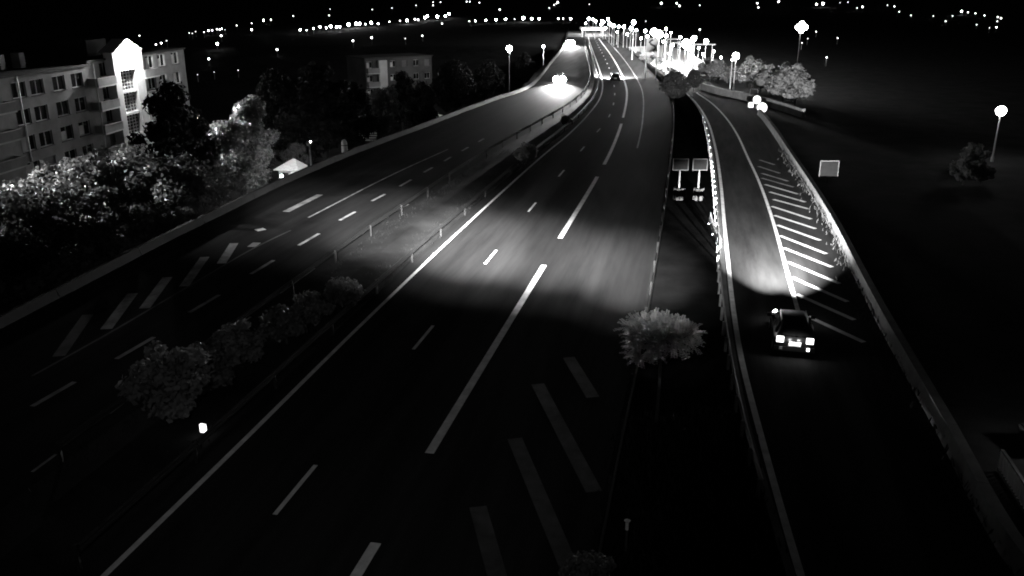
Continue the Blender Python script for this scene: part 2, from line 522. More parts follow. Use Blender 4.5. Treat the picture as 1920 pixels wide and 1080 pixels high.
# ------------------------------------------------------------------ vegetation
def leaf_arrays(centres, rads, n, size, rs, squash=.8, aspect=1.6):
    c = np.array(centres); r = np.array(rads)
    idx = rs.choice(len(c), n, p=(r ** 2) / (r ** 2).sum())
    d = rs.normal(size=(n, 3)); d /= np.linalg.norm(d, axis=1)[:, None]
    rad = r[idx] * rs.uniform(.25, 1, n) ** .45 * rs.uniform(.75, 1.15, n)
    p = c[idx] + d * rad[:, None] * np.array([1, 1, squash])
    nrm = d + rs.normal(size=(n, 3)) * .7 + np.array([0, 0, .35])
    nrm /= np.linalg.norm(nrm, axis=1)[:, None]
    t = np.cross(nrm, rs.normal(size=(n, 3))); t /= np.linalg.norm(t, axis=1)[:, None] + 1e-9
    bt_ = np.cross(nrm, t)
    sz = size * rs.uniform(.55, 1.3, n)[:, None]
    a = p + t * sz * aspect * .5; b_ = p + bt_ * sz * .5 + nrm * sz * .12
    c_ = p - t * sz * aspect * .5; d_ = p - bt_ * sz * .5 + nrm * sz * .12
    V = np.stack([a, b_, c_, d_], 1).reshape(-1, 3)
    return V
def quads_mesh(name, V, m):
    n = len(V) // 4
    me = bpy.data.meshes.new(name)
    me.vertices.add(len(V)); me.vertices.foreach_set('co', V.astype(np.float32).ravel())
    me.loops.add(n * 4); me.loops.foreach_set('vertex_index', np.arange(n * 4, dtype=np.int32))
    me.polygons.add(n); me.polygons.foreach_set('loop_start', np.arange(0, n * 4, 4, dtype=np.int32))
    me.update()
    me.validate()
    me.materials.append(m)
    return me
def make_tree_meshes(seed, h, r, base, n, size, m, squash=1.0, clumps=46, fan=.35):
    """a trunk with limbs and a crown of separate leaves; unit is metres, base at the origin"""
    rs = np.random.RandomState(seed)
    cz = (h + base) / 2
    hz = (h - base) / 2
    cs, rd = [], []
    for _ in range(clumps):
        d = rs.normal(size=3); d /= np.linalg.norm(d)
        q = rs.uniform(.25, .95) ** .6
        rr_ = rs.uniform(.16, fan) * r
        cs.append([d[0] * q * (r - rr_), d[1] * q * (r - rr_), cz + d[2] * q * (hz - rr_ * .6)])
        rd.append(rr_)
    V = leaf_arrays(cs, rd, n, size, rs)
    crown = quads_mesh('crown', V, m)
    tb = MB()
    tr = .035 * h
    tb.tube([(0, 0, -.3), (.05, .03, base * .6), (.0, .1, cz), (.1, .05, h * .86)], [tr, tr * .8, tr * .5, tr * .12], 8)
    for i in range(11):
        c = cs[i]
        z0 = base * .7 + (cz - base * .5) * rs.uniform(.1, .9)
        tb.tube([(0, .04, z0), (c[0] * .5, c[1] * .5, z0 + (c[2] - z0) * .4), (c[0], c[1], c[2])], [tr * .4, tr * .25, tr * .07], 5)
    trunk = tb.mesh('trunk')
    trunk.materials.append(BARK)
    return trunk, crown
TREES = {
    'broad': make_tree_meshes(1, 11, 4.6, 2.0, 16000, .20, LEAF),
    'tall': make_tree_meshes(2, 13, 3.6, 2.2, 16000, .20, LEAF),
    'loose': make_tree_meshes(3, 10, 4.2, 2.0, 12000, .20, LEAF, clumps=34, fan=.3),
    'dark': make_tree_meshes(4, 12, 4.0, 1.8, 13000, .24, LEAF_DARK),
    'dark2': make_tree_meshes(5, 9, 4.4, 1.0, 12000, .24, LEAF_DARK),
    'bush': make_tree_meshes(6, 3.2, 1.9, .2, 3600, .17, LEAF_PALE, clumps=30),
    'bush2': make_tree_meshes(8, 2.4, 1.6, .1, 2600, .16, LEAF, clumps=24),
}
def plant(kind, name, label, cat, loc, scale=1.0, rz=None, sz=None, group=None):
    tr_, cr_ = TREES[kind]
    o = thing(name, label, cat, loc, rnd.uniform(0, 6.28) if rz is None else rz, group)
    s_ = scale
    o.scale = (s_, s_, s_ * (sz or 1))
    link('trunk', tr_, None, o)
    link('crown', cr_, None, o)
    return o
KH = {'broad': 11, 'tall': 13, 'loose': 10, 'dark': 12, 'dark2': 9, 'bush': 3.2, 'bush2': 2.4}
def tree_top(kind, px, py, t, label, wide=1.0, group='trees below the highway', name='tree', cat='tree'):
    """a tree whose top shows at the pixel, standing on the ground at that distance"""
    p = at(px, py, t)
    z0 = float(height(p[0], p[1]))
    h = p[2] - z0
    s_ = h / KH[kind]
    o = plant(kind, name, label, cat, (p[0], p[1], z0), s_ * wide, group=group, sz=1 / wide)
    return o
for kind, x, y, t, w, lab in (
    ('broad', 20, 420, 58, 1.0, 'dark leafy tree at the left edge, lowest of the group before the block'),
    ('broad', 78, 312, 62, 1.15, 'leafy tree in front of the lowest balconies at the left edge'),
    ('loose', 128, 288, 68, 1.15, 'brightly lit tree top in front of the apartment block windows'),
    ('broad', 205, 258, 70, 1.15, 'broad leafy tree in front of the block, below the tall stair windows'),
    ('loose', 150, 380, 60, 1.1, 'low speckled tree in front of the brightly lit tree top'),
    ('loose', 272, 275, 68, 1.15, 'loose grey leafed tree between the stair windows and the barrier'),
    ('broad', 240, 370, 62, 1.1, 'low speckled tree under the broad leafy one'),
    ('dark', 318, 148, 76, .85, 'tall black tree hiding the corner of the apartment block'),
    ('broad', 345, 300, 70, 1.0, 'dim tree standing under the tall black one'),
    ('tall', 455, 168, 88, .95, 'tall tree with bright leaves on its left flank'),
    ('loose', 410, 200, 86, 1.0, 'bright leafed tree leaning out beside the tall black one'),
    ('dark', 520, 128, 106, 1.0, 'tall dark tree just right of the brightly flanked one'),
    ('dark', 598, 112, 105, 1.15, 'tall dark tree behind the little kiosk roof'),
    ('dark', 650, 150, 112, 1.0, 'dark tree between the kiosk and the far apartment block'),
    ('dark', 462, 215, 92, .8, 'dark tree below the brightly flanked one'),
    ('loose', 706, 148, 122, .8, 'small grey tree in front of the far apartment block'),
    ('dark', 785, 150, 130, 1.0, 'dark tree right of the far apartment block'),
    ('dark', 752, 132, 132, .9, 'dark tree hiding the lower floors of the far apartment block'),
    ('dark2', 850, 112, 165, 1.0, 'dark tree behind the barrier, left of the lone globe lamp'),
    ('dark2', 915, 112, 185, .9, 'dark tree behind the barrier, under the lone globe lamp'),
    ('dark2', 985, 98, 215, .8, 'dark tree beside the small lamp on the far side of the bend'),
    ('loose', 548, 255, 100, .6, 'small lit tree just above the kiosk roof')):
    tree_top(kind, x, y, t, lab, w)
for kind, x, y, t, w, lab in (
    ('bush', 402, 340, 72, 1.0, 'brightly lit shrub behind the barrier below the bright tree'),
    ('bush', 440, 356, 70, 1.0, 'dim shrub behind the barrier, next to the brightly lit one'),
    ('bush2', 600, 312, 84, 1.0, 'small lit shrub between the kiosk and the barrier'),
    ('bush', 30, 520, 54, 1.1, 'dark shrub behind the barrier at the left edge'),
    ('bush', 110, 480, 57, 1.1, 'dark shrub behind the barrier, second from the left edge'),
    ('bush', 180, 440, 59, 1.1, 'dark shrub behind the barrier, third from the left edge'),
    ('bush', 250, 410, 61, 1.1, 'speckled shrub behind the barrier below the grey leafed trees'),
    ('bush', 320, 385, 64, 1.1, 'speckled shrub behind the barrier left of the brightly lit one'),
    ('bush', 365, 365, 67, 1.0, 'shrub behind the barrier touching the brightly lit one'),
    ('bush', 496, 340, 80, .8, 'dark shrub behind the barrier left of the kiosk'),
    ('bush', 705, 262, 104, 1.0, 'dim shrub behind the barrier beside the slatted steps')):
    tree_top(kind, x, y, t, lab, w, group='shrubs behind the barrier', name='shrub', cat='shrub')
# the other side
plant('dark2', 'tree', 'dark bushy tree on the verge in front of the floodlit forecourt', 'tree', (*gp(1262, 196)[:2], 0), .62, sz=.9, group='trees beside the ramp')
plant('dark2', 'tree', 'dark bushy tree left of the slip road lamps', 'tree', (*gp(1300, 172)[:2], 0), .42, group='trees beside the ramp')
for i, (x, y, s_, lb_) in enumerate(((1325, 146, 1.1, 'lit hedge bush beside the railing fence'), (1345, 156, 1.2, 'lit hedge bush left of the paired lamp posts'), (1366, 160, .9, 'lit hedge bush at the foot of the paired lamp posts'), (1402, 164, 1.5, 'brightest tall hedge bush right of the paired lamp posts'), (1425, 174, 1.3, 'lit hedge bush above the two round white signs'), (1447, 182, 1.4, 'lit hedge bush in the middle of the hedge on the retaining wall'), (1468, 190, 1.6, 'lit hedge bush under the small globe lamp'), (1488, 198, 1.7, 'lit willow bush at the end of the retaining wall'))):
    plant('bush', 'hedge_bush', lb_, 'bush', (*gp(x, y)[:2], 0), s_ * 1.15, group='hedge above the retaining wall')
for i, (x, y, s_, lb_) in enumerate(((1805, 345, .75, 'dim shrub left of the lamp post at the right edge'), (1838, 345, .6, 'lit shrub just left of the lamp post at the right edge'), (1822, 318, .8, 'rounded lit shrub behind the two small ones'))):
    plant('bush', 'shrub', lb_, 'shrub', (*gp(x, y)[:2], 0), s_, group='shrubs near the right edge lamp')
for i, (x, y, s_) in enumerate(((330, 800, 1.0), (395, 745, .9), (455, 700, .7), (540, 655, .9), (590, 620, .6), (650, 590, .8), (985, 315, .7), (1060, 240, .6))):
    q = gp(x, y)
    plant('bush2' if i % 2 else 'bush', 'median_bush', ['dim bush on the median beside the white marker', 'bush on the median just above the white marker', 'small bush on the median between two larger ones', 'wide bush on the median, left of the long edge line', 'small bush on the median in the middle of the row', 'bush on the median where it meets the lit band', 'dark bush on the median before the bend', 'dark bush on the median beside the near headlights'][i], 'bush', (q[0], q[1], .2), s_, group='bushes on the planted median')
plant('bush2', 'verge_bush', 'dim bush at the bottom edge where the verge fence begins', 'bush', (*gp(1108, 1125)[:2], .1), .6)

# young tree with feathery leaves on the verge
ft = thing('feathery_tree', 'young round tree with feathery leaves on the verge beside the ramp', 'tree', (0, 0, 0))
tc_ = at(1240, 632, 31.0)
ft.location = (tc_[0], tc_[1], .12)
rs = np.random.RandomState(12)
tb = MB()
chz = tc_[2] - .12
tb.tube([(0, 0, -.2), (.04, .02, chz * .5), (0, 0, chz + .3)], [.07, .055, .03], 8)
V = []
fr = MB()
cents = []
for i in range(70):
    d = rs.normal(size=3); d /= np.linalg.norm(d)
    d[2] = abs(d[2]) * .9 - .25
    c = np.array([0, 0, chz - .1]) + d * np.array([1.2, 1.2, .95]) * rs.uniform(.5, 1.15)
    cents.append((c, d))
    tb.tube([(0, 0, chz - 1.0), tuple((c + np.array([0, 0, chz - 1.0])) / 2 + rs.normal(size=3) * .05), tuple(c)], [.03, .02, .01], 5)
for c, d0 in cents:
    for i in range(11):
        d = d0 * .9 + rs.normal(size=3) * .75 + np.array([0, 0, .25]); d /= np.linalg.norm(d)
        L = rs.uniform(.3, .7)
        side = np.cross(d, [0, 0, 1.0]); side /= np.linalg.norm(side) + 1e-6
        up = np.cross(side, d)
        pts = [c + d * L * f + np.array([0, 0, -.22 * (f ** 2) * L]) for f in np.linspace(0, 1, 10)]
        fr.tube([tuple(pts[0]), tuple(pts[5]), tuple(pts[9])], [.008, .006, .003], 3, cap=False)
        for kk in range(1, 10):
            f = kk / 9
            p = pts[kk]
            ll = .13 * (1 - .5 * abs(f - .45))
            for sgn in (-1, 1):
                e = side * sgn * .9 + d * .4 + rs.normal(size=3) * .12 - up * .1
                e /= np.linalg.norm(e)
                w = np.cross(e, up); w /= np.linalg.norm(w) + 1e-6
                V += [p, p + e * ll * .5 + w * .035, p + e * ll, p + e * ll * .5 - w * .035]
tkm = tb.mesh('trunk'); tkm.materials.append(BARK)
link('trunk', tkm, None, ft)
crn = link('crown', quads_mesh('crown', np.array(V), LEAF_PALE), None, ft)
frm = fr.mesh('leaf_stalks'); frm.materials.append(BARK)
stk = link('leaf_stalks', frm, None, crn)
stk['kind'] = 'stuff'

# rough grass on median and verge: nobody could count it
def grass_on(A, B, n, size, name, label):
    rs = np.random.RandomState(len(name))
    i = rs.randint(0, len(A), n); f = rs.uniform(.05, .95, n)[:, None]
    p = A[i] * (1 - f) + B[i] * f + rs.normal(size=(n, 3)) * np.array([.3, .3, 0])
    p[:, 2] = .12
    a = rs.uniform(0, 6.28, n); h = size * rs.uniform(.5, 1.4, n)
    w = np.stack([np.cos(a), np.sin(a), 0 * a], 1) * .035
    tip = p + np.stack([np.sin(a) * h * .4, np.cos(a) * h * .4, h], 1)
    Vv = np.stack([p - w, p + w, tip + w * .3, tip - w * .3], 1).reshape(-1, 3)
    o = link(name, quads_mesh(name, Vv, LEAF_DARK))
    o['kind'] = 'stuff'; o['label'] = label
    return o
def near(P, ymax, ymin=-99):
    return P[(P[:, 1] < ymax) & (P[:, 1] > ymin)]
ma, mb_ = near(mA, 90), near(mB, 90)
n_ = min(len(ma), len(mb_))
ma, mb_ = resample(ma, 150), resample(mb_, 150)
grass_on(ma, mb_, 4000, .16, 'grass', 'rough grass growing on the median between the carriageways')
va, vb = resample(near(iA, 30), 150), resample(near(iB, 30), 150)
grass_on(va, vb, 3000, .25, 'grass', 'rough grass growing on the verge beside the ramp')
cr = resample(near(offset(RAMP_R, -.35), 90), 150)
grass_on(cr, cr + np.array([.25, 0, 0]), 900, .25, 'weeds', 'thin weeds growing at the foot of the pale ramp barrier')

# ------------------------------------------------------------------ lamps
GLOBE = {}
def globe(strength, r, sampled=True, sz=1.0):
    key = (strength, round(r, 2), sampled, sz)
    if key not in GLOBE:
        me = MB().ball((0, 0, 0), r, 12, 8, sz).mesh('lamp_globe')
        me.polygons.foreach_set('use_smooth', [True] * len(me.polygons))
        me.materials.append(glow('glow_%g_%d' % (strength, sampled), strength, sampled))
        GLOBE[key] = me
    return GLOBE[key]
POLE = mat('lamp_pole', .35, .45, rough=.5)
def lamp_post(px, py, z=None, t=None, r=.3, strength=900, label='', group=None, arm=None, name='street_lamp', zb=None, hidden=False):
    if t is None:
        d = ray(px, py); t = (z - CAM_H) / d[2]
    p = at(px, py, t)
    zb = float(height(p[0], p[1])) if zb is None else zb
    o = thing(name, label, 'lamp', (p[0], p[1], zb), group=group)
    h = p[2] - zb
    MB().tube([(0, 0, -.2), (0, 0, h * .5), (0, 0, h - r * .9)], [.1, .075, .05], 8).build('pole', POLE, o, local=True)
    MB().tube([(0, 0, -.1), (0, 0, .5)], [.16, .14], 8).build('pole_base', POLE, o, local=True)
    link('lamp_globe', globe(strength, r), None, o, (0, 0, h))
    MB().tube([(0, 0, h + r * .98), (0, 0, h + r * 1.12)], [r * .45, r * .2], 10).build('cap', STEEL_DARK, o, local=True)
    return o
# lamps one can see
lamp_post(1380, 105, t=143.8, r=.55, strength=330, label='glaring globe lamp on a tall pole above the lit hedge', zb=0)
lamp_post(1373, 112, t=136, r=.16, strength=40, label='thin tall pole with a small lamp, in front of the glaring hedge lamp', zb=0)
lamp_post(1478, 126, t=135, r=.42, strength=300, label='globe lamp on a pole standing in the end of the lit hedge', zb=0)
lamp_post(1877, 208, t=82, r=.45, strength=70, label='glaring globe lamp on a thin pole at the right edge', zb=0)
lamp_post(955, 91, t=170, r=.55, strength=250, label='lone bright globe lamp among the dark trees left of the highway')
lamp_post(1019, 87, t=200, r=.3, strength=30, label='small lamp on a short post left of the far headlights')
# cluster mast: the brightest light above the dark slope
cmz = at(1502, 52, 150)
cm = thing('floodlight_mast', 'brightest floodlight cluster on a mast above the dark slope', 'lamp', (cmz[0], cmz[1], 0))
MB().tube([(0, 0, -.2), (0, 0, cmz[2] * .5), (0, 0, cmz[2])], [.14, .1, .07], 8).build('pole', STEEL_DARK, cm, local=True)
MB().box(-1.0, 1.0, -.06, .06, cmz[2] - .1, cmz[2] + .04).build('crossbar', STEEL_DARK, cm, local=True)
for dx, dz in ((-.62, .1), (.62, .1), (0, .62), (0, -.42)):
    link('floodlight', globe(60, .45), None, cm, (dx, -.3, cmz[2] + dz))
# lamps in the street below the highway: hidden in the leaves
for px, py, t, r_, st, lb_ in ((72, 411, 66, .13, 60, 'small white lamp glimpsed through the leaves at the left edge'), (376, 356, 74, .16, 400, 'small white street lamp glimpsed at the foot of the black tree'), (712, 232, 128, .2, 70, 'street lamp beside the lit slatted steps')):
    lamp_post(px, py, t=t, r=r_, strength=st, label=lb_, group='street lamps below the highway')
# shielded lamp turned towards the trees, its glass facing away from the highway
def shielded_lamp(px, py, t, tx, ty, tt, energy, cone, label):
    p = Vector(at(px, py, t)); q = Vector(at(tx, ty, tt))
    zb = float(height(p.x, p.y))
    o = thing('street_lamp', label, 'lamp', (p.x, p.y, zb), group='shielded lamps below the highway')
    h = p.z - zb
    MB().tube([(0, 0, -.2), (0, 0, h + .1)], [.1, .05], 8).build('pole', POLE, o, local=True)
    rot_ = (p - q).to_track_quat('Z', 'Y')
    hd = link('lamp_head', MB().tube([(0, 0, .45), (0, 0, .2), (0, 0, -.15)], [.08, .24, .3], 12, cap=False).mesh('lamp_head'), STEEL_DARK, o, (0, 0, h))
    hd.rotation_mode = 'QUATERNION'; hd.rotation_quaternion = rot_
    gls = link('lamp_glass', MB().disc((0, 0, .12), (0, 0, 1), .2, .02, 12).mesh('lamp_glass'), glow('lamp_glass_glow', 20, False), hd)
    ld = bpy.data.lights.new('street_lamp_beam', 'SPOT')
    ld.energy = energy; ld.spot_size = R(cone); ld.spot_blend = .9; ld.shadow_soft_size = .15
    lo = bpy.data.objects.new('street_lamp_beam', ld)
    col.objects.link(lo); lo.parent = o
    lo.scale = (1, .9, 1); lo.rotation_mode = 'QUATERNION'; lo.rotation_quaternion = rot_
    lo.location = Vector((0, 0, h)) + (q - p).normalized() * .05
shielded_lamp(-330, 225, 66, 190, 355, 66, 170000, 46, 'shielded street lamp just outside the left edge, turned to the tree tops')
shielded_lamp(300, 232, 92, 430, 250, 87, 170000, 80, 'shielded street lamp hidden behind the tall black tree')
shielded_lamp(580, 268, 82, 545, 305, 90, 6000, 70, 'shielded street lamp above the kiosk roof')
# the lamp row beside the floodlit road
ROWL = [(1104, 35), (1112, 36), (1117, 40), (1128, 39), (1132, 41), (1140, 36), (1143, 45), (1148, 47), (1152, 48), (1160, 50), (1170, 50), (1183, 53), (1193, 56), (1210, 58)]
for i, (x, y) in enumerate(ROWL):
    big = 1 if i in (0, 5, 6, 10, 11) else .75
    lamp_post(x, y, z=6.2, r=.42 * big, strength=800, label='%s pale street lamp from the far end of the row beside the floodlit road' % ['first', 'second', 'third', 'fourth', 'fifth', 'sixth', 'seventh', 'eighth', 'ninth', 'tenth', 'eleventh', 'twelfth', 'thirteenth', 'last'][i], group='lamp row beside the floodlit road', zb=0)
for x, y, z, r_, st, lb_ in ((1226, 60, 7, .8, 700, 'left lamp of the blinding pair above the forecourt'), (1236, 64, 7, .8, 700, 'right lamp of the blinding pair above the forecourt'), (1287, 82, 6, .85, 500, 'large blinding lamp above the railing fence'), (1291, 88, 5, .6, 300, 'lower blinding lamp just under the large one'), (1301, 72, 7, .5, 200, 'bright lamp right of the large blinding one'), (1324, 78, 6, .45, 300, 'bright lamp over the flat canopy'), (1249, 54, 8, .25, 60, 'small top lamp between the two blinding groups'), (1249, 67, 7, .35, 80, 'lamp between the two blinding groups'), (1258, 61, 7, .2, 50, 'small lamp just right of the middle lamp pole'), (1127, 46, 4, .4, 120, 'low bright lamp behind the far canopy'), (1256, 101, 3, .3, 150, 'low lamp at the forecourt edge'), (1188, 42, 9, .5, 60, 'single bright lamp high behind the lamp row')):
    lamp_post(x, y, z=z, r=r_, strength=st, label=lb_, group='lamps around the floodlit forecourt', zb=-.05)

for n_q, (x, y, z, r_) in enumerate(((1098, 44, 5, .3), (1136, 52, 4, .25), (1157, 60, 4, .25), (1176, 64, 4, .3), (1202, 72, 4, .25), (1214, 68, 5, .3), (1243, 78, 4, .25), (1262, 84, 4, .25), (1276, 70, 6, .25), (1297, 95, 3, .3), (1310, 90, 4, .25), (1318, 101, 3, .2), (1338, 96, 4, .2), (1352, 108, 3, .2))):
    lamp_post(x, y, z=z, r=r_, strength=90, label='%s from the left among the small low lamps around the forecourt' % 'first second third fourth fifth sixth seventh eighth ninth tenth eleventh twelfth thirteenth last'.split()[n_q], group='small low lamps around the forecourt', zb=-.05)
# far town lights
ORD = 'first second third fourth fifth sixth seventh eighth ninth tenth eleventh twelfth thirteenth fourteenth fifteenth sixteenth seventeenth eighteenth nineteenth twentieth twenty-first twenty-second twenty-third twenty-fourth'.split()
def far_lights(pts, label, group, size=1.0, strength=25):
    for n_q, q in enumerate(sorted(pts)):
        x, y = q[:2]
        k_ = q[2] if len(q) > 2 else 1.0
        p, t = hit(x, y + 7)
        top = at(x, y, t * .995)
        if y < 7: top[2] = max(top[2], p[2] + 3)
        r_ = t * .00105 * size * k_
        zb = float(height(top[0], top[1]))
        o = thing('town_light', '%s from the left, %s' % (ORD[n_q], label), 'street light', (top[0], top[1], zb), group=group)
        h = max(2.0, top[2] - zb)
        MB().tube([(0, 0, -.3), (0, 0, h)], [.12, .08], 5).build('pole', STEEL_DARK, o, local=True)
        k2 = k_ * rnd.uniform(.8, 1.15)
        link('lamp_globe', globe(round(strength * (k2 ** 2.5) * .6 + 1, 0), r_ * rnd.uniform(.75, 1.0), strength > 30 and k_ > 1.2), None, o, (0, 0, h))
far_lights([(563, 58, 1.1), (575, 59, .6), (588, 55, .8), (600, 52, 1.1), (612, 54, .9), (620, 51, 1.3), (631, 52, 1.1), (637, 52, 1.1), (654, 47, 1.6), (668, 45, 1.4), (674, 45, 1.4), (685, 46, .8), (696, 43, 1.5), (709, 45, 1.1), (730, 41, .7), (750, 39, .7), (763, 38, 1.5), (778, 36, .8), (784, 37, .7), (797, 33, 1.3), (801, 30, 1.3), (820, 31, 1.2), (835, 30, 1.2), (842, 26, 1.3)], 'white light in the crowded row climbing the far hillside', 'far row of lights, upper left', strength=60)
far_lights([(880, 40, .6), (891, 39, 1), (911, 38, 1.05), (930, 37, 1.05), (948, 36, 1.1), (965, 36, .5), (981, 34, 1.5), (997, 35, 1.05), (1011, 35, 1), (1047, 35, .9), (1056, 35, .7), (1070, 35, 1.2)], 'white light in the evenly spaced level row left of the bend', 'far level row of lights', strength=60)
far_lights([(355, 65, .6), (361, 66, .6), (367, 62, .6), (383, 63, .7), (391, 60, .9), (398, 59, .9), (407, 57, .8), (412, 58, .8), (416, 56, .8), (422, 58, .5)], 'small light in the tight cluster beside the apartment block roof', 'far cluster beside the block roof')
far_lights([(415, 71, 1), (408, 87, 1.3), (392, 116, 1), (402, 141, .5), (447, 137, .6), (371, 146, .5)], 'scattered light in the dark gap right of the apartment block', 'lights in the gap beside the block')
far_lights([(444, 49, .6), (472, 44, .6), (472, 58, 1.1), (494, 38, 1), (508, 37, .8), (520, 99, 1), (550, 30, .6), (617, 29, .6), (619, 17, .5), (662, 81, 1), (697, 75, 1.2), (760, 77, .6), (792, 71, .7), (829, 45, .7)], 'scattered light on the dark slope around the crowded light row', 'scattered lights, upper left')
far_lights([(826, 4, .6), (812, 4, .6), (812, 10, .6), (780, 10, .6), (735, 15, .6), (698, 18, .5), (875, 3, .7), (881, 3, .6), (899, 5, .6), (937, 18, .9), (1030, 15, .6), (1039, 9, .6), (1043, 7, .6), (1046, 4, .8), (1105, 8, .6)], 'tiny light near the top edge above the level row', 'tiny lights along the top edge')
far_lights([(1240, 6, 1), (1269, 6, .9), (1274, 11, .8), (1312, 10, .6), (1420, 6, .9), (1422, 14, .8), (1460, 3, .9), (1531, 8, 1), (1543, 7, 1.2), (1575, 5, .5), (1590, 4, .6), (1607, 15, .6), (1617, 13, 1)], 'small light near the top edge around the brightest floodlight', 'lights along the top, right of centre')
far_lights([(1664, 10, .5), (1677, 12, .7), (1686, 22, .6), (1708, 29, .6), (1750, 30, .6), (1773, 40, .7), (1786, 30, .7), (1803, 21, 1.1), (1815, 23, .7), (1829, 25, .7), (1846, 29, .7), (1871, 32, .7), (1877, 34, .8), (1870, 40, .6), (1868, 53, .8), (1831, 47, .6), (1855, 54, .5)], 'tiny light on the far hillside in the upper right corner', 'lights in the upper right corner')
far_lights([(1570, 76, .6), (1549, 117, .8), (1312, 58, .8), (1211, 40, .5), (1503, 86, .6), (1530, 62, .6), (1514, 77, .5)], 'lone faint light on the dark slope right of the forecourt', 'faint lights on the right slope')
far_lights([(18, 136, .7), (86, 122, .6), (144, 104, .9), (151, 103, .9), (168, 114, .6), (188, 95, 1.0), (225, 87, .6), (262, 71, .7), (293, 88, .8), (303, 86, 1.0), (313, 81, .6), (128, 110, .6)], 'small light showing just above the apartment block roof', 'lights behind the block roof', size=.9)

# added floodlight, unseen beside the camera, its beams imitate a glare band on the lanes
fp = Vector((-1.2, -.4, CAM_H + 1.6))
fl = thing('floodlight', 'added barn-door floodlight beside the camera, above the frame, imitating a glare band', 'lamp', (fp.x, fp.y, 0))
MB().tube([(0, -.35, -.3), (0, -.35, fp.z + .3)], [.16, .12], 10).build('mast', STEEL, fl, local=True)
tgt = Vector(gp(905, 470))
dirv = (tgt - fp).normalized()
rot = (-dirv).to_track_quat('Z', 'Y')
fh = bpy.data.objects.new('housing', MB().box(-.3, .3, -.2, .2, .06, .3).box(-.3, .3, .2, .22, -.12, .3).box(-.3, .3, -.22, -.2, -.12, .3).mesh('housing'))
fh.data.materials.append(STEEL_DARK)
col.objects.link(fh); fh.parent = fl
fh.location = (0, 0, fp.z); fh.rotation_mode = 'QUATERNION'; fh.rotation_quaternion = rot
def added_flood_head(px, py, rad, energy, ox, squash=1.0):
    rt = (fp - Vector(gp(px, py))).to_track_quat('Z', 'Y')
    d_ = bpy.data.lights.new('added_flood_beam', 'SPOT')
    d_.energy = energy * .85; d_.spot_size = 2 * math.atan(rad / F); d_.spot_blend = 1.0; d_.shadow_soft_size = .04
    q_ = bpy.data.objects.new('added_flood_beam', d_)
    col.objects.link(q_); q_.parent = fl
    q_.location = (ox, 0, fp.z); q_.rotation_mode = 'QUATERNION'
    q_.rotation_quaternion = rt @ Matrix.Rotation(R(-8), 4, 'Z').to_quaternion()
    q_.scale = (1, squash, 1)
for px, py, rad, en in ((585, 400, 130, 500000), (730, 424, 150, 1100000), (880, 458, 140, 3200000), (1010, 474, 190, 1700000), (1180, 506, 150, 1500000), (900, 452, 380, 900000)):
    sq = .26 if rad > 300 else .46 if rad > 180 else .62
    added_flood_head(px, py, rad, en * 1.1, (px - 900) / 3000, sq)
    added_flood_head(px, py, rad * 1.55, en * .10, (px - 900) / 3000, sq)
# second, weaker head of the added floodlight, turned to the young tree on the verge
rot2 = (fp - Vector(at(1225, 625, 31))).to_track_quat('Z', 'Y')
fh2 = link('housing', MB().box(-.12, .12, -.12, .12, .06, .25).mesh('housing'), STEEL_DARK, fl, (.55, 0, fp.z))
fh2.rotation_mode = 'QUATERNION'; fh2.rotation_quaternion = rot2
s2d = bpy.data.lights.new('added_flood_beam', 'SPOT')
s2d.energy = 16000; s2d.spot_size = R(7.5); s2d.spot_blend = 1.0; s2d.shadow_soft_size = .03
s2 = bpy.data.objects.new('added_flood_beam', s2d)
col.objects.link(s2); s2.parent = fl
rot3 = (fp - Vector(gp(690, 730))).to_track_quat('Z', 'Y')  # third, wide dim head, added to lift the near lane lines
fh3 = link('housing', fh2.data, None, fl, (-.55, 0, fp.z))
fh3.rotation_mode = 'QUATERNION'; fh3.rotation_quaternion = rot3
s3d = bpy.data.lights.new('added_flood_beam', 'SPOT')
s3d.energy = 2600; s3d.spot_size = R(52); s3d.spot_blend = 1.0; s3d.shadow_soft_size = .03
s3 = bpy.data.objects.new('added_flood_beam', s3d)
col.objects.link(s3); s3.parent = fl
s3.location = (-.55, 0, fp.z); s3.rotation_mode = 'QUATERNION'; s3.rotation_quaternion = rot3
s2.location = (.55, 0, fp.z); s2.rotation_mode = 'QUATERNION'; s2.rotation_quaternion = rot2

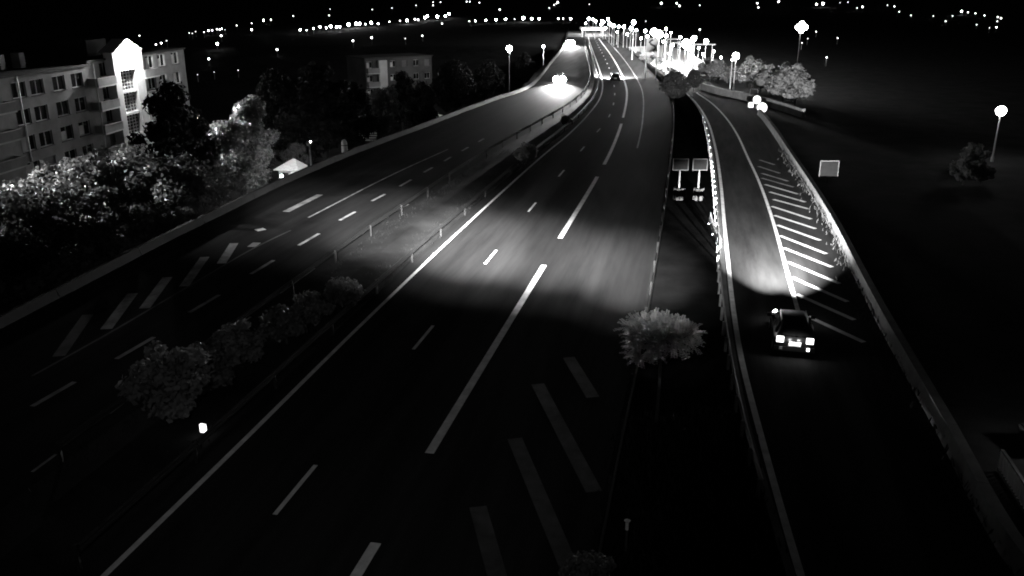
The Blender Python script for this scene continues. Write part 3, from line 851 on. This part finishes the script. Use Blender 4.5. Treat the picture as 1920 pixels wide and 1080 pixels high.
# ------------------------------------------------------------------ buildings
def facade_block(o, origin, az, length, depth, zb, zt, cols_, rows, wall_m, extra=None, shutter_p=.3, seed=1, win_w=1.15, win_h=1.45, roof=True):
    """block whose front runs from origin along azimuth az; local s along the front, n outwards"""
    d = Vector((math.sin(az), math.cos(az), 0)); n = Vector((math.cos(az), -math.sin(az), 0))
    O = Vector((origin[0], origin[1], 0))
    L = Vector(parent_loc(o))
    def W(s_, q, z): return tuple(O + d * s_ + n * q + Vector((0, 0, z)) - L)
    rr2 = random.Random(seed)
    ops = [(c - win_w / 2, c + win_w / 2, z, z + win_h) for c in cols_ for z in rows]
    sc_ = sorted({0, length, *[a for op in ops for a in op[:2]]})
    zc = sorted({zb, zt, *[a for op in ops for a in op[2:]]})
    m = MB()
    for i in range(len(sc_) - 1):
        for j in range(len(zc) - 1):
            cs_, cz_ = (sc_[i] + sc_[i + 1]) / 2, (zc[j] + zc[j + 1]) / 2
            if any(a < cs_ < b and c < cz_ < e for a, b, c, e in ops): continue
            m.add([W(sc_[i], 0, zc[j]), W(sc_[i + 1], 0, zc[j]), W(sc_[i + 1], 0, zc[j + 1]), W(sc_[i], 0, zc[j + 1])], [(0, 1, 2, 3)])
    for a, b, c, e in ops:
        for p, q in (((a, c), (b, c)), ((b, c), (b, e)), ((b, e), (a, e)), ((a, e), (a, c))):
            m.add([W(p[0], 0, p[1]), W(q[0], 0, q[1]), W(q[0], -.25, q[1]), W(p[0], -.25, p[1])], [(0, 1, 2, 3)])
    for s_ in (0, length):
        m.add([W(s_, 0, zb), W(s_, 0, zt), W(s_, -depth, zt), W(s_, -depth, zb)], [(0, 1, 2, 3)])
    m.add([W(0, -depth, zb), W(length, -depth, zb), W(length, -depth, zt), W(0, -depth, zt)], [(0, 1, 2, 3)])
    m.build('wall', wall_m, o, local=True)
    rf = MB()
    def bx(mb, s0, s1, q0, q1, z0, z1):
        vs = [W(s_, q, z) for z in (z0, z1) for q in (q0, q1) for s_ in (s0, s1)]
        mb.add(vs, [(0, 2, 3, 1), (4, 5, 7, 6), (0, 1, 5, 4), (2, 6, 7, 3), (0, 4, 6, 2), (1, 3, 7, 5)])
        return mb
    bx(rf, -.25, length + .25, -depth - .25, .3, zt, zt + .22)
    rfo = rf.build('roof', ROOF, o, local=True)
    for a, b, c, e in ops:
        sh = rr2.random() < shutter_p
        if sh:
            w = bx(MB(), a, b, -.2, -.14, c, e).build('window', SHUTTER, o, local=True)
        else:
            w = bx(MB(), a, b, -.25, -.2, c, e).build('window', GLASS, o, local=True)
            f = MB()
            bx(f, a, b, -.2, -.15, c, c + .07); bx(f, a, b, -.2, -.15, e - .07, e)
            mid_ = (a + b) / 2
            for x in (a, mid_ - .035, b - .07): bx(f, x, x + .07, -.2, -.149, c + .07, e - .07)
            f.build('window_frame', FRAME, w, local=True)
            if rr2.random() < .5:
                bx(MB(), a + .09, mid_ - .05, -.199, -.18, c + .1, e - rr2.uniform(.1, .7)).build('curtain', RENDERL, w, local=True)
        bx(MB(), a - .08, b + .08, -.02, .12, c - .09, c).build('window_sill', CONC, w, local=True)
    return W, bx, rfo

# big block, two wings and a stair tower
OAZ = math.atan2(2.8, 44.7)
F0 = (-52.8, 90.2)
dF = np.array([math.sin(OAZ), math.cos(OAZ)]); nF = np.array([math.cos(OAZ), -math.sin(OAZ)])
def fs(px, py, out=0.0):
    """position along the front and height where a pixel meets the front"""
    r_ = ray(px, py)
    O = np.array(F0) + nF * out
    t = (O @ nF) / (r_[:2] @ nF)
    p = CAMP + r_ * t
    return float((p[:2] - O) @ dF), float(p[2])
blk = thing('apartment_block', 'five storey apartment block with balconies and a tall glazed stair tower', 'building', (F0[0], F0[1], -8))
s_step = fs(166, 150)[0]
s_end = fs(347, 120)[0]
z_left = fs(90, 134)[1]; z_right = fs(300, 98)[1]
z1 = fs(112, 168)[1] - .1
FL = 2.85
rowsL = [z1 - FL * i for i in range(6)]
colsL = [fs(x, 165)[0] for x in (35, 70, 112, 147)]
colsL = [c + 20 for c in colsL] + [20 + fs(0, 165)[0] - 9, 20 + fs(0, 165)[0] - 13]
org = np.array(F0) - dF * 20
W1, bx1, rf1 = facade_block(blk, org, OAZ, 20 + s_step, 12, -9, z_left, colsL, rowsL, RENDERW, seed=3, shutter_p=.15, win_w=2.5, win_h=1.65)
for x in (-4, 34, 72, 108):
    c = fs(x, 130)[0] + 20
    bx1(MB(), c - .5, c + .5, -5, -4, z_left + .2, z_left + 1.9).build('chimney', RENDERW, rf1, local=True)
# downpipes
for x in (40,):
    c = fs(x, 200)[0] + 20
    bx1(MB(), c - .06, c + .06, .02, .14, -9, z_left).build('downpipe', STEEL, blk, local=True)
org2 = np.array(F0) + dF * (s_step + .01)
len2 = s_end - s_step
cR = [fs(x, 120)[0] - s_step for x in (281, 303, 329)]
cL = [fs(197, 140)[0] - s_step]
W2, bx2, rf2 = facade_block(blk, org2, OAZ, len2, 12, -9, z_right, cL + cR, [z_right - 1.95 - FL * i for i in range(6)], RENDERW, seed=5, shutter_p=.1, win_w=2.3, win_h=1.7)
bx2(MB(), 6.0, 11, -7, -3, z_right + .22, z_right + 2.3).build('lift_house', ROOF, rf2, local=True)
# stair tower
ta, tb_ = fs(214, 130, 1.2)[0] - s_step, fs(268, 120, 1.2)[0] - s_step
ga, gb = fs(228, 150, 1.2)[0] - s_step, fs(257, 150, 1.2)[0] - s_step
tz = z_right + .9
m = MB()
bx2(m, ta, ga, .003, 1.2, -9, tz); bx2(m, gb, tb_, .003, 1.2, -9, tz); bx2(m, ga, gb, .003, 1.2, tz - 2.4, tz - .003)
m.add([W2(ta - .1, 1.4, tz), W2(tb_ + .1, 1.4, tz), W2((ta + tb_) / 2, 1.4, tz + 1.5), W2(ta - .1, -.6, tz), W2(tb_ + .1, -.6, tz), W2((ta + tb_) / 2, -.6, tz + 1.5)], [(0, 1, 2), (3, 5, 4), (0, 2, 5, 3), (1, 4, 5, 2), (0, 3, 4, 1)])
tw = m.build('stair_tower', RENDERL, blk, local=True)
zz = tz - 2.4
for fl_ in range(5):
    z0 = zz - FL + .35
    gl = bx2(MB(), ga, gb, .5, .56, z0, zz).build('stair_window', GLASS, tw, local=True)
    for k_ in range(6):
        x = ga + (gb - ga) * k_ / 5
        bx2(MB(), x - .045, x + .045, .56, .66, z0, zz).build('mullion', RENDERL, gl, local=True)
    for k_ in range(7):
        z = z0 + (zz - z0) * k_ / 6
        bx2(MB(), ga, gb, .561, .655, z - .035, z + .035).build('glazing_bar', RENDERL, gl, local=True)
    bx2(MB(), ga, gb, .4, 1.0, z0 - .36, z0 - .04).build('spandrel', RENDERL, tw, local=True)
    zz -= FL
# balconies on both sides of the tower and at the left edge
def balcony(bx, s0, s1, z, par, out=1.35):
    sl = bx(MB(), s0, s1, .004, out, z - .16, z).build('balcony', RENDERL, par, local=True)
    bx(MB(), s0, s1, out - .07, out, z + .003, z + .95).build('parapet', RENDERW, sl, local=True)
    bx(MB(), s0, s0 + .06, .004, out - .075, z + .003, z + .95).build('side_panel', RENDERW, sl, local=True)
    bx(MB(), s1 - .06, s1, .004, out - .075, z + .003, z + .95).build('side_panel', RENDERW, sl, local=True)
    bx(MB(), s0 - .03, s1 + .03, out - .1, out + .03, z + .953, z + 1.0).build('handrail', STEEL, sl, local=True)
ba = fs(184, 160, 1.3)[0] - s_step; bb = ta - .02
b2a = tb_ + .02; b2b = fs(300, 140, 1.3)[0] - s_step
for i in range(5):
    z = z_right - 2.85 - FL * i
    balcony(bx2, ba, bb, z, blk)
    balcony(bx2, b2a, b2b, z, blk)
bx2(MB(), ba - .05, ba + .07, 1.0, 1.12, -9, z_right - .1).build('corner_post', RENDERL, blk, local=True)
la, lb2 = 20 + fs(-34, 180, 1.3)[0], 20 + fs(26, 175, 1.3)[0]
for i in range(5):
    balcony(bx1, la, lb2, z1 - .95 - FL * i, blk)
# wall lamp on the tower gable
wl = thing('wall_lamp', 'blinding wall lamp on the gable of the stair tower', 'lamp', Vector(W2((ta + tb_) / 2, 1.62, tz + .55)) + Vector(parent_loc(blk)))
MB().box(-.35, .35, -.05, .05, -.05, .05).build('bracket', STEEL_DARK, wl, local=True)
link('lamp_globe', globe(2200, .34), None, wl, (.6, 0, -.1))

# second block behind the dark trees
p2 = at(684, 116, 178)
zb2 = float(height(p2[0], p2[1]))
az2 = R(55)
b2 = thing('apartment_block', 'dim far apartment block behind the dark trees, with pale stair strip', 'building', (p2[0], p2[1], zb2))
zt2 = at(700, 108, 182)[2]
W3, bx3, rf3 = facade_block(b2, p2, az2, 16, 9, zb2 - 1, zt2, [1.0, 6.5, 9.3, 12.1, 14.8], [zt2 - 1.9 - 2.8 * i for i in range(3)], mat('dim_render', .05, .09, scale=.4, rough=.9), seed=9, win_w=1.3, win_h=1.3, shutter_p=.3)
bx3(MB(), 3.0, 4.9, .004, .5, zb2, zt2 - .4).build('stair_strip', RENDERL, b2, local=True)
for i in range(3):
    balcony(bx3, .2, 2.9, zt2 - 2.9 - 2.8 * i, b2, 1.0)
# kiosk
kp = at(545, 314, 90)
kz = float(height(kp[0], kp[1]))
ks = thing('kiosk', 'little kiosk with a pale hipped roof behind the barrier', 'kiosk', (kp[0], kp[1], kz), rz=R(-8))
eh = kp[2] - kz
MB().box(-1.0, 1.0, -.9, .9, -.5, eh).build('wall', RENDERW, ks, local=True)
e = 1.35
MB().add([(-e, -e, eh), (e, -e, eh), (e, e, eh), (-e, e, eh), (.3, 0, eh + .95), (.55, 0, eh + .95), (-e, -e, eh - .1), (e, -e, eh - .1), (e, e, eh - .1), (-e, e, eh - .1)], [(0, 1, 5, 4), (1, 2, 5), (2, 3, 4, 5), (3, 0, 4), (0, 6, 7, 1), (1, 7, 8, 2), (2, 8, 9, 3), (3, 9, 6, 0), (9, 8, 7, 6)]).build('roof', TILE, ks, local=True)
wdw = MB().box(-.55, .1, -.93, -.9, eh - 1.2, eh - .4).build('window', GLASS, ks, local=True)
MB().box(-.6, .15, -1.02, -.9, eh - 1.28, eh - 1.2).build('window_sill', WHITE, wdw, local=True)
MB().box(.35, .85, -.94, -.9, eh - 2.1, eh - .25).build('door', RENDERL, ks, local=True)
lamp_post(528, 330, t=86, r=.08, strength=2000, label='low lamp in the shrubs at the foot of the kiosk', group='street lamps below the highway')
# slatted steps
sp_ = at(688, 258, 118)
stz = float(height(sp_[0], sp_[1]))
st = thing('slatted_steps', 'lit flight of pale slatted steps behind the barrier', 'steps', (sp_[0], sp_[1], stz))
for i in range(4):
    MB().box(-1.2 - .1 * i, 1.2, -.2 + .45 * i, .12 + .45 * i, sp_[2] - stz - .4 + .25 * i, sp_[2] - stz - .3 + .25 * i).build('step', RENDERL, st, local=True)
for x in (-1.1, 1.1):
    MB().box(x - .05, x + .05, -.1, 1.4, -.6, sp_[2] - stz - .42).build('stringer', STEEL_DARK, st, local=True)
# white parasol-like canopy
cp_ = at(815, 217, 140)
cz_ = float(height(cp_[0], cp_[1]))
cn = thing('canopy', 'small white flat canopy lit behind the barrier', 'canopy', (cp_[0], cp_[1], cz_))
hh = cp_[2] - cz_
MB().add([(-1.3, -.7, hh - .1), (1.3, -.7, hh - .1), (1.3, .7, hh + .05), (-1.3, .7, hh + .05), (-.2, -.9, hh - .3), (-.2, .2, hh + .3)], [(0, 4, 5, 3), (4, 1, 2, 5), (3, 5, 2), (0, 1, 4)]).build('sheet', WHITE, cn, local=True)
for x in (-1.2, 1.2):
    MB().tube([(x, 0, -.3), (x, 0, hh - .05)], [.05, .04], 6).build('leg', STEEL, cn, local=True)
lamp_post(800, 206, t=137, r=.14, strength=500, label='small lamp over the white canopy behind the barrier', group='street lamps below the highway')
# pale post on barrier
pp = gp(662, 291)
po = thing('bollard', 'pale rounded bollard standing just behind the barrier', 'bollard', (pp[0] - .9, pp[1] + .4, -.3))
MB().tube([(0, 0, 0), (0, 0, 1.5), (0, 0, 1.75), (0, 0, 1.85)], [.32, .3, .2, .05], 12).build('post', RENDERL, po, local=True)
MB().tube([(0, 0, 1.2), (0, 0, 1.3)], [.312, .311], 12).build('band', STEEL_DARK, po, local=True)
lamp_post(648, 272, t=92, r=.12, strength=700, label='small lamp beside the pale bollard', group='street lamps below the highway')

# ------------------------------------------------------------------ signs
def panel_sign(px, py, w, h, post_h, label, rz=0.0, base=True, face=mat('sign_back_black', .004, .008, rough=.8, spec=.05), group=None):
    p = gp(px, py)
    o = thing('sign', label, 'sign', (p[0], p[1], .1), rz, group)
    MB().box(-w / 2, w / 2, 0, .04, post_h, post_h + h).build('panel', face, o, local=True)
    f = MB()
    f.box(-w / 2 - .05, w / 2 + .05, -.04, .07, post_h + h, post_h + h + .06)
    f.box(-w / 2 - .05, w / 2 + .05, -.04, .07, post_h - .06, post_h)
    f.box(-w / 2 - .05, -w / 2, -.04, .07, post_h, post_h + h)
    f.box(w / 2, w / 2 + .05, -.04, .07, post_h, post_h + h)
    f.build('frame', mat('sign_frame', .03, .05, rough=.7), o, local=True)
    MB().tube([(0, .1, -.1), (0, .1, post_h + h * .5)], [.06, .06], 8).build('post', CONC_DARK, o, local=True)
    if base:
        for k_ in range(6):
            a = k_ * math.pi / 3
            MB().box(.3 * math.cos(a) - .13, .3 * math.cos(a) + .13, .3 * math.sin(a) - .13, .3 * math.sin(a) + .13, -.1, .95).build('base_plank', SOIL, o, local=True)
    return o
panel_sign(1272, 377, 1.12, .8, 2.4, 'back of a dark road sign on a tubbed post, beside the emergency lane', group='sign backs on the verge')
panel_sign(1308, 377, 1.05, .8, 2.4, 'back of a dark road sign on a tubbed post, nearer the ramp', group='sign backs on the verge')
panel_sign(1551, 346, 1.5, 1.35, .55, 'square framed blank sign panel on a short post right of the ramp barrier', base=False, face=mat('sign_back', .003, .006, rough=.8, spec=.05))
panel_sign(1411, 198, 1.0, .75, 1.5, 'small dark framed sign on a post beside the two round white signs', base=False)
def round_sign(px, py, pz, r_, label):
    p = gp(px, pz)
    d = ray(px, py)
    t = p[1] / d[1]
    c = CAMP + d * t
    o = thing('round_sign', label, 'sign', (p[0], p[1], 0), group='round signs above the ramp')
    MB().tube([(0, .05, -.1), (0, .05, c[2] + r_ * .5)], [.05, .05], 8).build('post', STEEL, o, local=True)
    MB().disc((0, 0, c[2]), (0, -1, .15), r_, .04, 24).build('disc', glow('retroreflect_glow', 2.4, True), o, local=True)  # glow stands in for headlight thrown back by the sign face
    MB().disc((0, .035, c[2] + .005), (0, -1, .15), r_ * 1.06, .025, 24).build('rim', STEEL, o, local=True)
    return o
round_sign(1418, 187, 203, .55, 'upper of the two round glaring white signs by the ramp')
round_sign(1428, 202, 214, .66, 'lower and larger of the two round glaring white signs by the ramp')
wb_ = gp(1409, 200)
o = thing('marker_block', 'small white block at the foot of the little framed sign', 'block', (wb_[0] - .3, wb_[1] - .6, 0))
MB().box(-.35, .35, -.25, .25, -.05, .7).build('block', WHITE, o, local=True)
MB().box(-.38, .38, -.28, .28, .7, .78).build('lid', CONC, o, local=True)
# retaining wall under the hedge
rw = pxline([(1315, 168), (1350, 178), (1390, 186), (1430, 196), (1470, 208), (1512, 222)])
w_ = thing('retaining_wall', 'low stained retaining wall under the lit hedge', 'wall', rw[0])
S_ = arclen(rw)[-1]; s = 0
while s < S_ - 3:
    MB().sweep(along(rw, s, s + 2.98, 1), [(-.2, -.1), (.2, -.1), (.2, 1.0), (-.2, 1.0)]).build('wall_panel', CONC_DARK, w_)
    MB().sweep(along(rw, s, s + 2.98, 1), [(-.27, 1.0), (.27, 1.0), (.27, 1.12), (-.27, 1.12)]).build('coping', CONC, w_)
    s += 3
# railing fence of the forecourt
rf_ = pxline([(1292, 112), (1305, 122), (1322, 134), (1338, 142)])
fo = thing('railing_fence', 'pale vertical bar fence running from the forecourt to the hedge', 'fence', rf_[0])
l = parent_loc(fo)
MB().sweep(rf_, [(-.03, 1.75), (.03, 1.75), (.03, 1.82), (-.03, 1.82)]).build('rail', STEEL, fo)
MB().sweep(rf_, [(-.03, .2), (.03, .2), (.03, .27), (-.03, .27)]).build('rail', STEEL, fo)
bm = MB().box(-.05, .05, -.03, .03, -.1, 1.74).mesh('bar'); bm.materials.append(STEEL)
for p in along(rf_, 0, arclen(rf_)[-1], .9):
    link('bar', bm, None, fo, (p[0] - l[0], p[1] - l[1], 0))
# advertising panel with a dark curved figure
ap = at(1222, 102, 165)
az_ = 0
ad = thing('advertising_panel', 'pale advertising panel with a dark curved S figure on two posts', 'billboard', (ap[0], ap[1], 0))
top = at(1222, 71, 165)[2]; bot = max(1.0, at(1222, 98, 165)[2])
MB().box(-1.15, 1.15, 0, .1, bot, top).build('panel', mat('poster', .45, .55), ad, local=True)
sb = MB()
P = []
for k_ in range(15):
    a = k_ / 14
    th = math.pi * (0.1 + 1.4 * a) if a < .5 else math.pi * (.8 - 1.4 * (a - .5)) + math.pi
    P.append((.62 * math.sin(2 * math.pi * a) * -1 + .1, -.03, bot + (top - bot) * (.88 - .76 * a)))
sb.tube(P, [.2] * 15, 6)
sb.build('figure', STEEL_DARK, ad, local=True)
for x in (-1.05, 1.05):
    MB().box(x - .08, x + .08, .1, .25, -.1, bot + .5).build('post', STEEL, ad, local=True)
# petrol canopy far behind
cpz = at(1112, 55, 330)
pc = thing('lit_canopy', 'long bright white lit canopy across the far end of the road', 'canopy', (cpz[0], cpz[1], 0))
MB().box(-5, 5, -3, 5, cpz[2], cpz[2] + .7).build('fascia', RENDERL, pc, local=True)
MB().box(-4.6, 4.6, -2.6, 4.6, cpz[2] - .12, cpz[2] - .003).build('light_panel', glow('canopy_light', 14), pc, local=True)
for x in (-4, 4):
    MB().box(x - .2, x + .2, .5, .9, -.1, cpz[2] - .13).build('column', RENDERL, pc, local=True)
# flat canopies by the forecourt
for x, y, t, w, lb_ in ((1262, 74, 170, 1.3, 'small flat lit roof on one post behind the forecourt'), (1272, 81, 165, 1.7, 'second flat lit roof on one post behind the forecourt'), (1319, 84, 160, 2.1, 'flat canopy under the bright lamp at the forecourt end')):
    p = at(x, y, t)
    o = thing('bus_shelter', lb_, 'shelter', (p[0], p[1], -.05), group='flat roofs behind the forecourt')
    MB().box(-w, w, -.9, .9, p[2] + .05, p[2] + .25).build('roof', RENDERL, o, local=True)
    for xx in (-w * .8, w * .8):
        MB().box(xx - .07, xx + .07, -.07, .07, -.05, p[2] + .045).build('post', STEEL, o, local=True)
    MB().box(-w * .8, w * .8, .75, .8, .3, .9).build('back_panel', STEEL, o, local=True)
for i, (x, y, s_, lb_) in enumerate(((1196, 106, .55, 'small dark clipped bush on the kerb of the floodlit road'), (1204, 114, .5, 'smallest dark bush on the kerb of the floodlit road'), (1222, 116, .7, 'clipped round bush on the forecourt'), (1234, 124, .75, 'clipped round bush nearest the forecourt corner'), (1217, 120, .5, 'small bush between the forecourt bushes'), (1186, 78, 1.5, 'large bush lit from above behind the forecourt'), (1176, 72, 1.4, 'large bush beside the far lamp poles'))):
    plant('bush2', 'clipped_bush', lb_, 'bush', (*gp(x, y)[:2], -.05), s_ * 1.2, group='bushes around the forecourt')
# kiosk machine at the forecourt corner
p = gp(1246, 134)
o = thing('ticket_machine', 'dark ticket machine standing at the forecourt corner', 'machine', (p[0], p[1], -.05))
MB().box(-.35, .35, -.3, .3, 0, 1.5).build('cabinet', STEEL_DARK, o, local=True)
MB().box(-.3, .3, -.33, -.3, .8, 1.3).build('screen', STEEL, o, local=True)
MB().box(-.25, .25, -.35, .3, 1.9, 2.3).build('head', STEEL_DARK, o, local=True)
MB().tube([(0, 0, 1.5), (0, 0, 1.95)], [.07, .07], 8).build('neck', STEEL, o, local=True)
# white marker on the median
p = gp(383, 826)
o = thing('road_marker', 'small glaring white reflective marker at the median edge', 'marker', (p[0], p[1], .0), rz=R(-20))
MB().box(-.06, .06, -.06, .06, -.05, .35).build('base', STEEL_DARK, o, local=True)
MB().box(-.09, .13, -.05, .05, .35, .66).build('lamp', glow('marker_glow', 2.5), o, local=True)  # glow added to a reflective panel to make it bright
# slim bottom post
p = gp(1173, 1040)
o = thing('fence_post', 'slim pale capped post on the verge near the bottom edge', 'post', (p[0], p[1], .1))
MB().tube([(0, 0, -.1), (0, 0, .75)], [.04, .035], 8).build('post', STEEL_DARK, o, local=True)
MB().tube([(0, 0, .75), (0, 0, 1.0), (0, 0, 1.05)], [.05, .05, .1], 8).build('cap', WHITE, o, local=True)
# balustrade in the lower right corner
P_ = [gp(1872, 880), gp(1905, 932), gp(1960, 1025)]
bl = thing('balustrade', 'pale slatted balustrade cut by the right edge', 'balustrade', P_[0])
l = parent_loc(bl)
BL = spline(P_, .5)
sm = MB().box(-.03, .03, -.03, .03, .06, .72).mesh('slat'); sm.materials.append(WHITE)
for q in along(BL, 0, arclen(BL)[-1], .19):
    link('slat', sm, None, bl, (q[0] - l[0], q[1] - l[1], 0))
MB().sweep(BL, [(-.05, .72), (.05, .72), (.05, .78), (-.05, .78)]).build('top_rail', STEEL_DARK, bl)
MB().sweep(BL, [(-.05, 0), (.05, 0), (.05, .06), (-.05, .06)]).build('bottom_rail', STEEL_DARK, bl)
p = gp(1975, 860)
gl_ = thing('garden_lamp', 'low garden lamp behind the balustrade at the right edge', 'lamp', (p[0], p[1], 0))
MB().tube([(0, 0, -.1), (0, 0, 1.7)], [.05, .04], 8).build('pole', STEEL_DARK, gl_, local=True)
link('lamp_globe', globe(140, .12), None, gl_, (0, 0, 1.8))
p = gp(1935, 845)
o = thing('planter', 'pale planter behind the balustrade at the right edge', 'planter', (p[0] + .6, p[1], 0))
MB().add([(-.8, -.4, 0), (.8, -.4, 0), (.8, .4, 0), (-.8, .4, 0), (-.95, -.5, .8), (.95, -.5, .8), (.95, .5, .8), (-.95, .5, .8)], [(3, 2, 1, 0), (4, 5, 6, 7), (0, 1, 5, 4), (1, 2, 6, 5), (2, 3, 7, 6), (3, 0, 4, 7)]).build('tub', CONC_DARK, o, local=True)
MB().box(-.9, .9, -.46, .46, .803, .86).build('soil', SOIL, o, local=True)

# ------------------------------------------------------------------ cars
def make_car(label, loc, heading, paint, head=0.0, tail=0.0, head_r=.13, beam=0.0, cone=64, tilt=3.0, blend=.7, flat=1.0):
    """local y forward, x right; heading is the compass angle of travel"""
    o = thing('car', label, 'car', loc, -heading, 'cars on the highway and the ramp')
    st = [  # y, bottom, belt, top, half widths at bottom, belt, top
        (-2.05, .42, .72, .74, .66, .7, .62), (-1.98, .28, .9, .98, .8, .83, .68), (-1.85, .25, .98, 1.22, .84, .86, .62), (-1.45, .25, .98, 1.44, .85, .87, .58),
        (-.6, .24, .97, 1.5, .86, .88, .58), (.2, .24, .95, 1.47, .86, .88, .57), (.55, .24, .94, 1.32, .86, .88, .58), (.95, .24, .92, 1.02, .86, .87, .66),
        (1.55, .26, .82, .86, .84, .85, .66), (1.95, .3, .7, .74, .78, .79, .62), (2.08, .42, .6, .62, .6, .64, .56)]
    vs, fs_ = [], []
    for y, b, be, tp, wb2, wbe, wt2 in st:
        half = [(0, b), (wb2 * .9, b), (wb2, b + .14), (wbe, (b + be) / 2 + .08), (wbe * .97, be), (wt2, tp - .04), (wt2 * .8, tp), (0, tp + .015)]
        ring = [(x, y, z) for x, z in half] + [(-x, y, z) for x, z in reversed(half[1:-1])]
        vs += ring
    n = 14
    for i in range(len(st) - 1):
        for k_ in range(n):
            fs_.append((i * n + k_, i * n + (k_ + 1) % n, (i + 1) * n + (k_ + 1) % n, (i + 1) * n + k_))
    fs_.append(tuple(reversed(range(n)))); fs_.append(tuple((len(st) - 1) * n + k_ for k_ in range(n)))
    MB().add(vs, fs_).build('body', paint, o, smooth=True, local=True)
    def q(name, pts, par=o, m=GLASS):
        return MB().add(pts, [tuple(range(len(pts)))]).build(name, m, par, local=True)
    q('rear_window', [(-.62, -2.0, 1.0), (.62, -2.0, 1.0), (.54, -1.5, 1.43), (-.54, -1.5, 1.43)])
    q('windscreen', [(.66, 1.02, 1.0), (-.66, 1.02, 1.0), (-.53, .3, 1.46), (.53, .3, 1.46)])
    for sx in (-1, 1):
        q('side_window', [(sx * .885, -.5, 1.0), (sx * .885, .75, .98), (sx * .62, .2, 1.43), (sx * .62, -.5, 1.45)])
        q('side_window', [(sx * .885, -1.6, 1.02), (sx * .885, -.56, 1.0), (sx * .62, -.56, 1.45), (sx * .62, -1.35, 1.41)])
        mi = MB().box(sx * .98 - .1, sx * .98 + .1, .62, .74, .95, 1.1).build('mirror', paint, o, local=True)
        MB().box(sx * .56 - .02, sx * .56 + .02, -1.3, .1, 1.5, 1.54).build('roof_bar', RIM, o, local=True)
        for y in (-1.28, 1.28):
            wv = MB().tube([(sx * .7, y, .31), (sx * .88, y, .31)], [.31, .31], 18).build('wheel', TYRE, o, local=True)
            MB().tube([(sx * .87, y, .31), (sx * .89, y, .31)], [.2, .19], 12).build('rim', RIM, wv, local=True)
        tm = glow('tail_glow', 5.0) if tail else mat('tail_lens', .15, .18, rough=.2)
        MB().box(sx * .63 - .15, sx * .63 + .15, -2.07, -1.98, .74, .98).build('tail_light', tm, o, local=True)
        hm = glow('head_glow_%g' % head, head) if head else WHITE
        MB().ball((sx * .62, 2.0, .66), head_r, 10, 6).build('headlight', hm, o, local=True)
        if beam:
            ld = bpy.data.lights.new('headlight_beam', 'SPOT')
            ld.energy = beam; ld.spot_size = R(cone); ld.spot_blend = blend; ld.shadow_soft_size = .06
            lo = bpy.data.objects.new('headlight_beam', ld)
            col.objects.link(lo); lo.parent = o
            lo.location = (sx * .62, 2.0 + head_r + .05, .68)
            lo.rotation_euler = (math.pi / 2 - R(tilt), 0, 0)
            lo.scale = (1, flat, 1)
    MB().box(-.86, .86, -2.12, -1.9, .36, .56).build('bumper', paint, o, local=True)
    MB().box(-.8, .8, 1.96, 2.14, .34, .5).build('bumper', paint, o, local=True)
    npl = MB().box(-.26, .26, -2.135, -2.125, .6, .8).build('number_plate', WHITE, o, local=True)
    MB().box(-.28, .28, -2.124, -2.07, .58, .82).build('plate_holder', STEEL_DARK, npl, local=True)
    if tail:
        for sx in (-.2, .2):
            pl = bpy.data.lights.new('plate_lamp', 'POINT'); pl.energy = 9; pl.shadow_soft_size = .02
            po2 = bpy.data.objects.new('plate_lamp', pl); col.objects.link(po2); po2.parent = o
            po2.location = (sx, -2.27, .9)
        MB().box(.52, .64, -2.14, -2.12, .42, .56).build('fog_light', glow('tail_glow', 5.0), o, local=True)
        MB().box(-.64, -.52, -2.14, -2.12, .42, .54).build('reflector', mat('tail_lens2', .3, .35, rough=.2), o, local=True)
    return o
def head_of(P, q):
    i = int(np.argmin(np.linalg.norm(P[:, :2] - np.array(q[:2]), axis=1)))
    a, b = P[max(0, i - 2)], P[min(len(P) - 1, i + 2)]
    return math.atan2(b[0] - a[0], b[1] - a[1])
p = gp(1481, 640)
make_car('dark hatchback with glaring tail lights and number plate climbing the ramp', (p[0], p[1], .01), head_of(RR_LINE, p) + R(1), CARP, head=40, tail=5, beam=520000, cone=42, tilt=.5, blend=1.0, flat=.38)
p = gp(1050, 154)
make_car('nearer of the two oncoming cars with dazzling headlights in the bend', (p[0], p[1], .004), head_of(INNER, p) + math.pi, CARG, head=160, head_r=.6, beam=110000, cone=60, tilt=8, flat=.55, blend=1.0)
p = gp(1069, 84)
make_car('farther of the two oncoming cars with dazzling headlights on the straight', (p[0], p[1], .004), head_of(INNER, p) + math.pi, CARG, head=160, head_r=.85, beam=120000, cone=60, tilt=6, flat=.5, blend=1.0)
p = gp(1153, 152)
make_car('dark car driving away into the pool of its own headlights past the bend', (p[0], p[1], .004), head_of(LA, p), CARP, head=40, beam=420000, cone=110, tilt=5, flat=.3, blend=1.0)
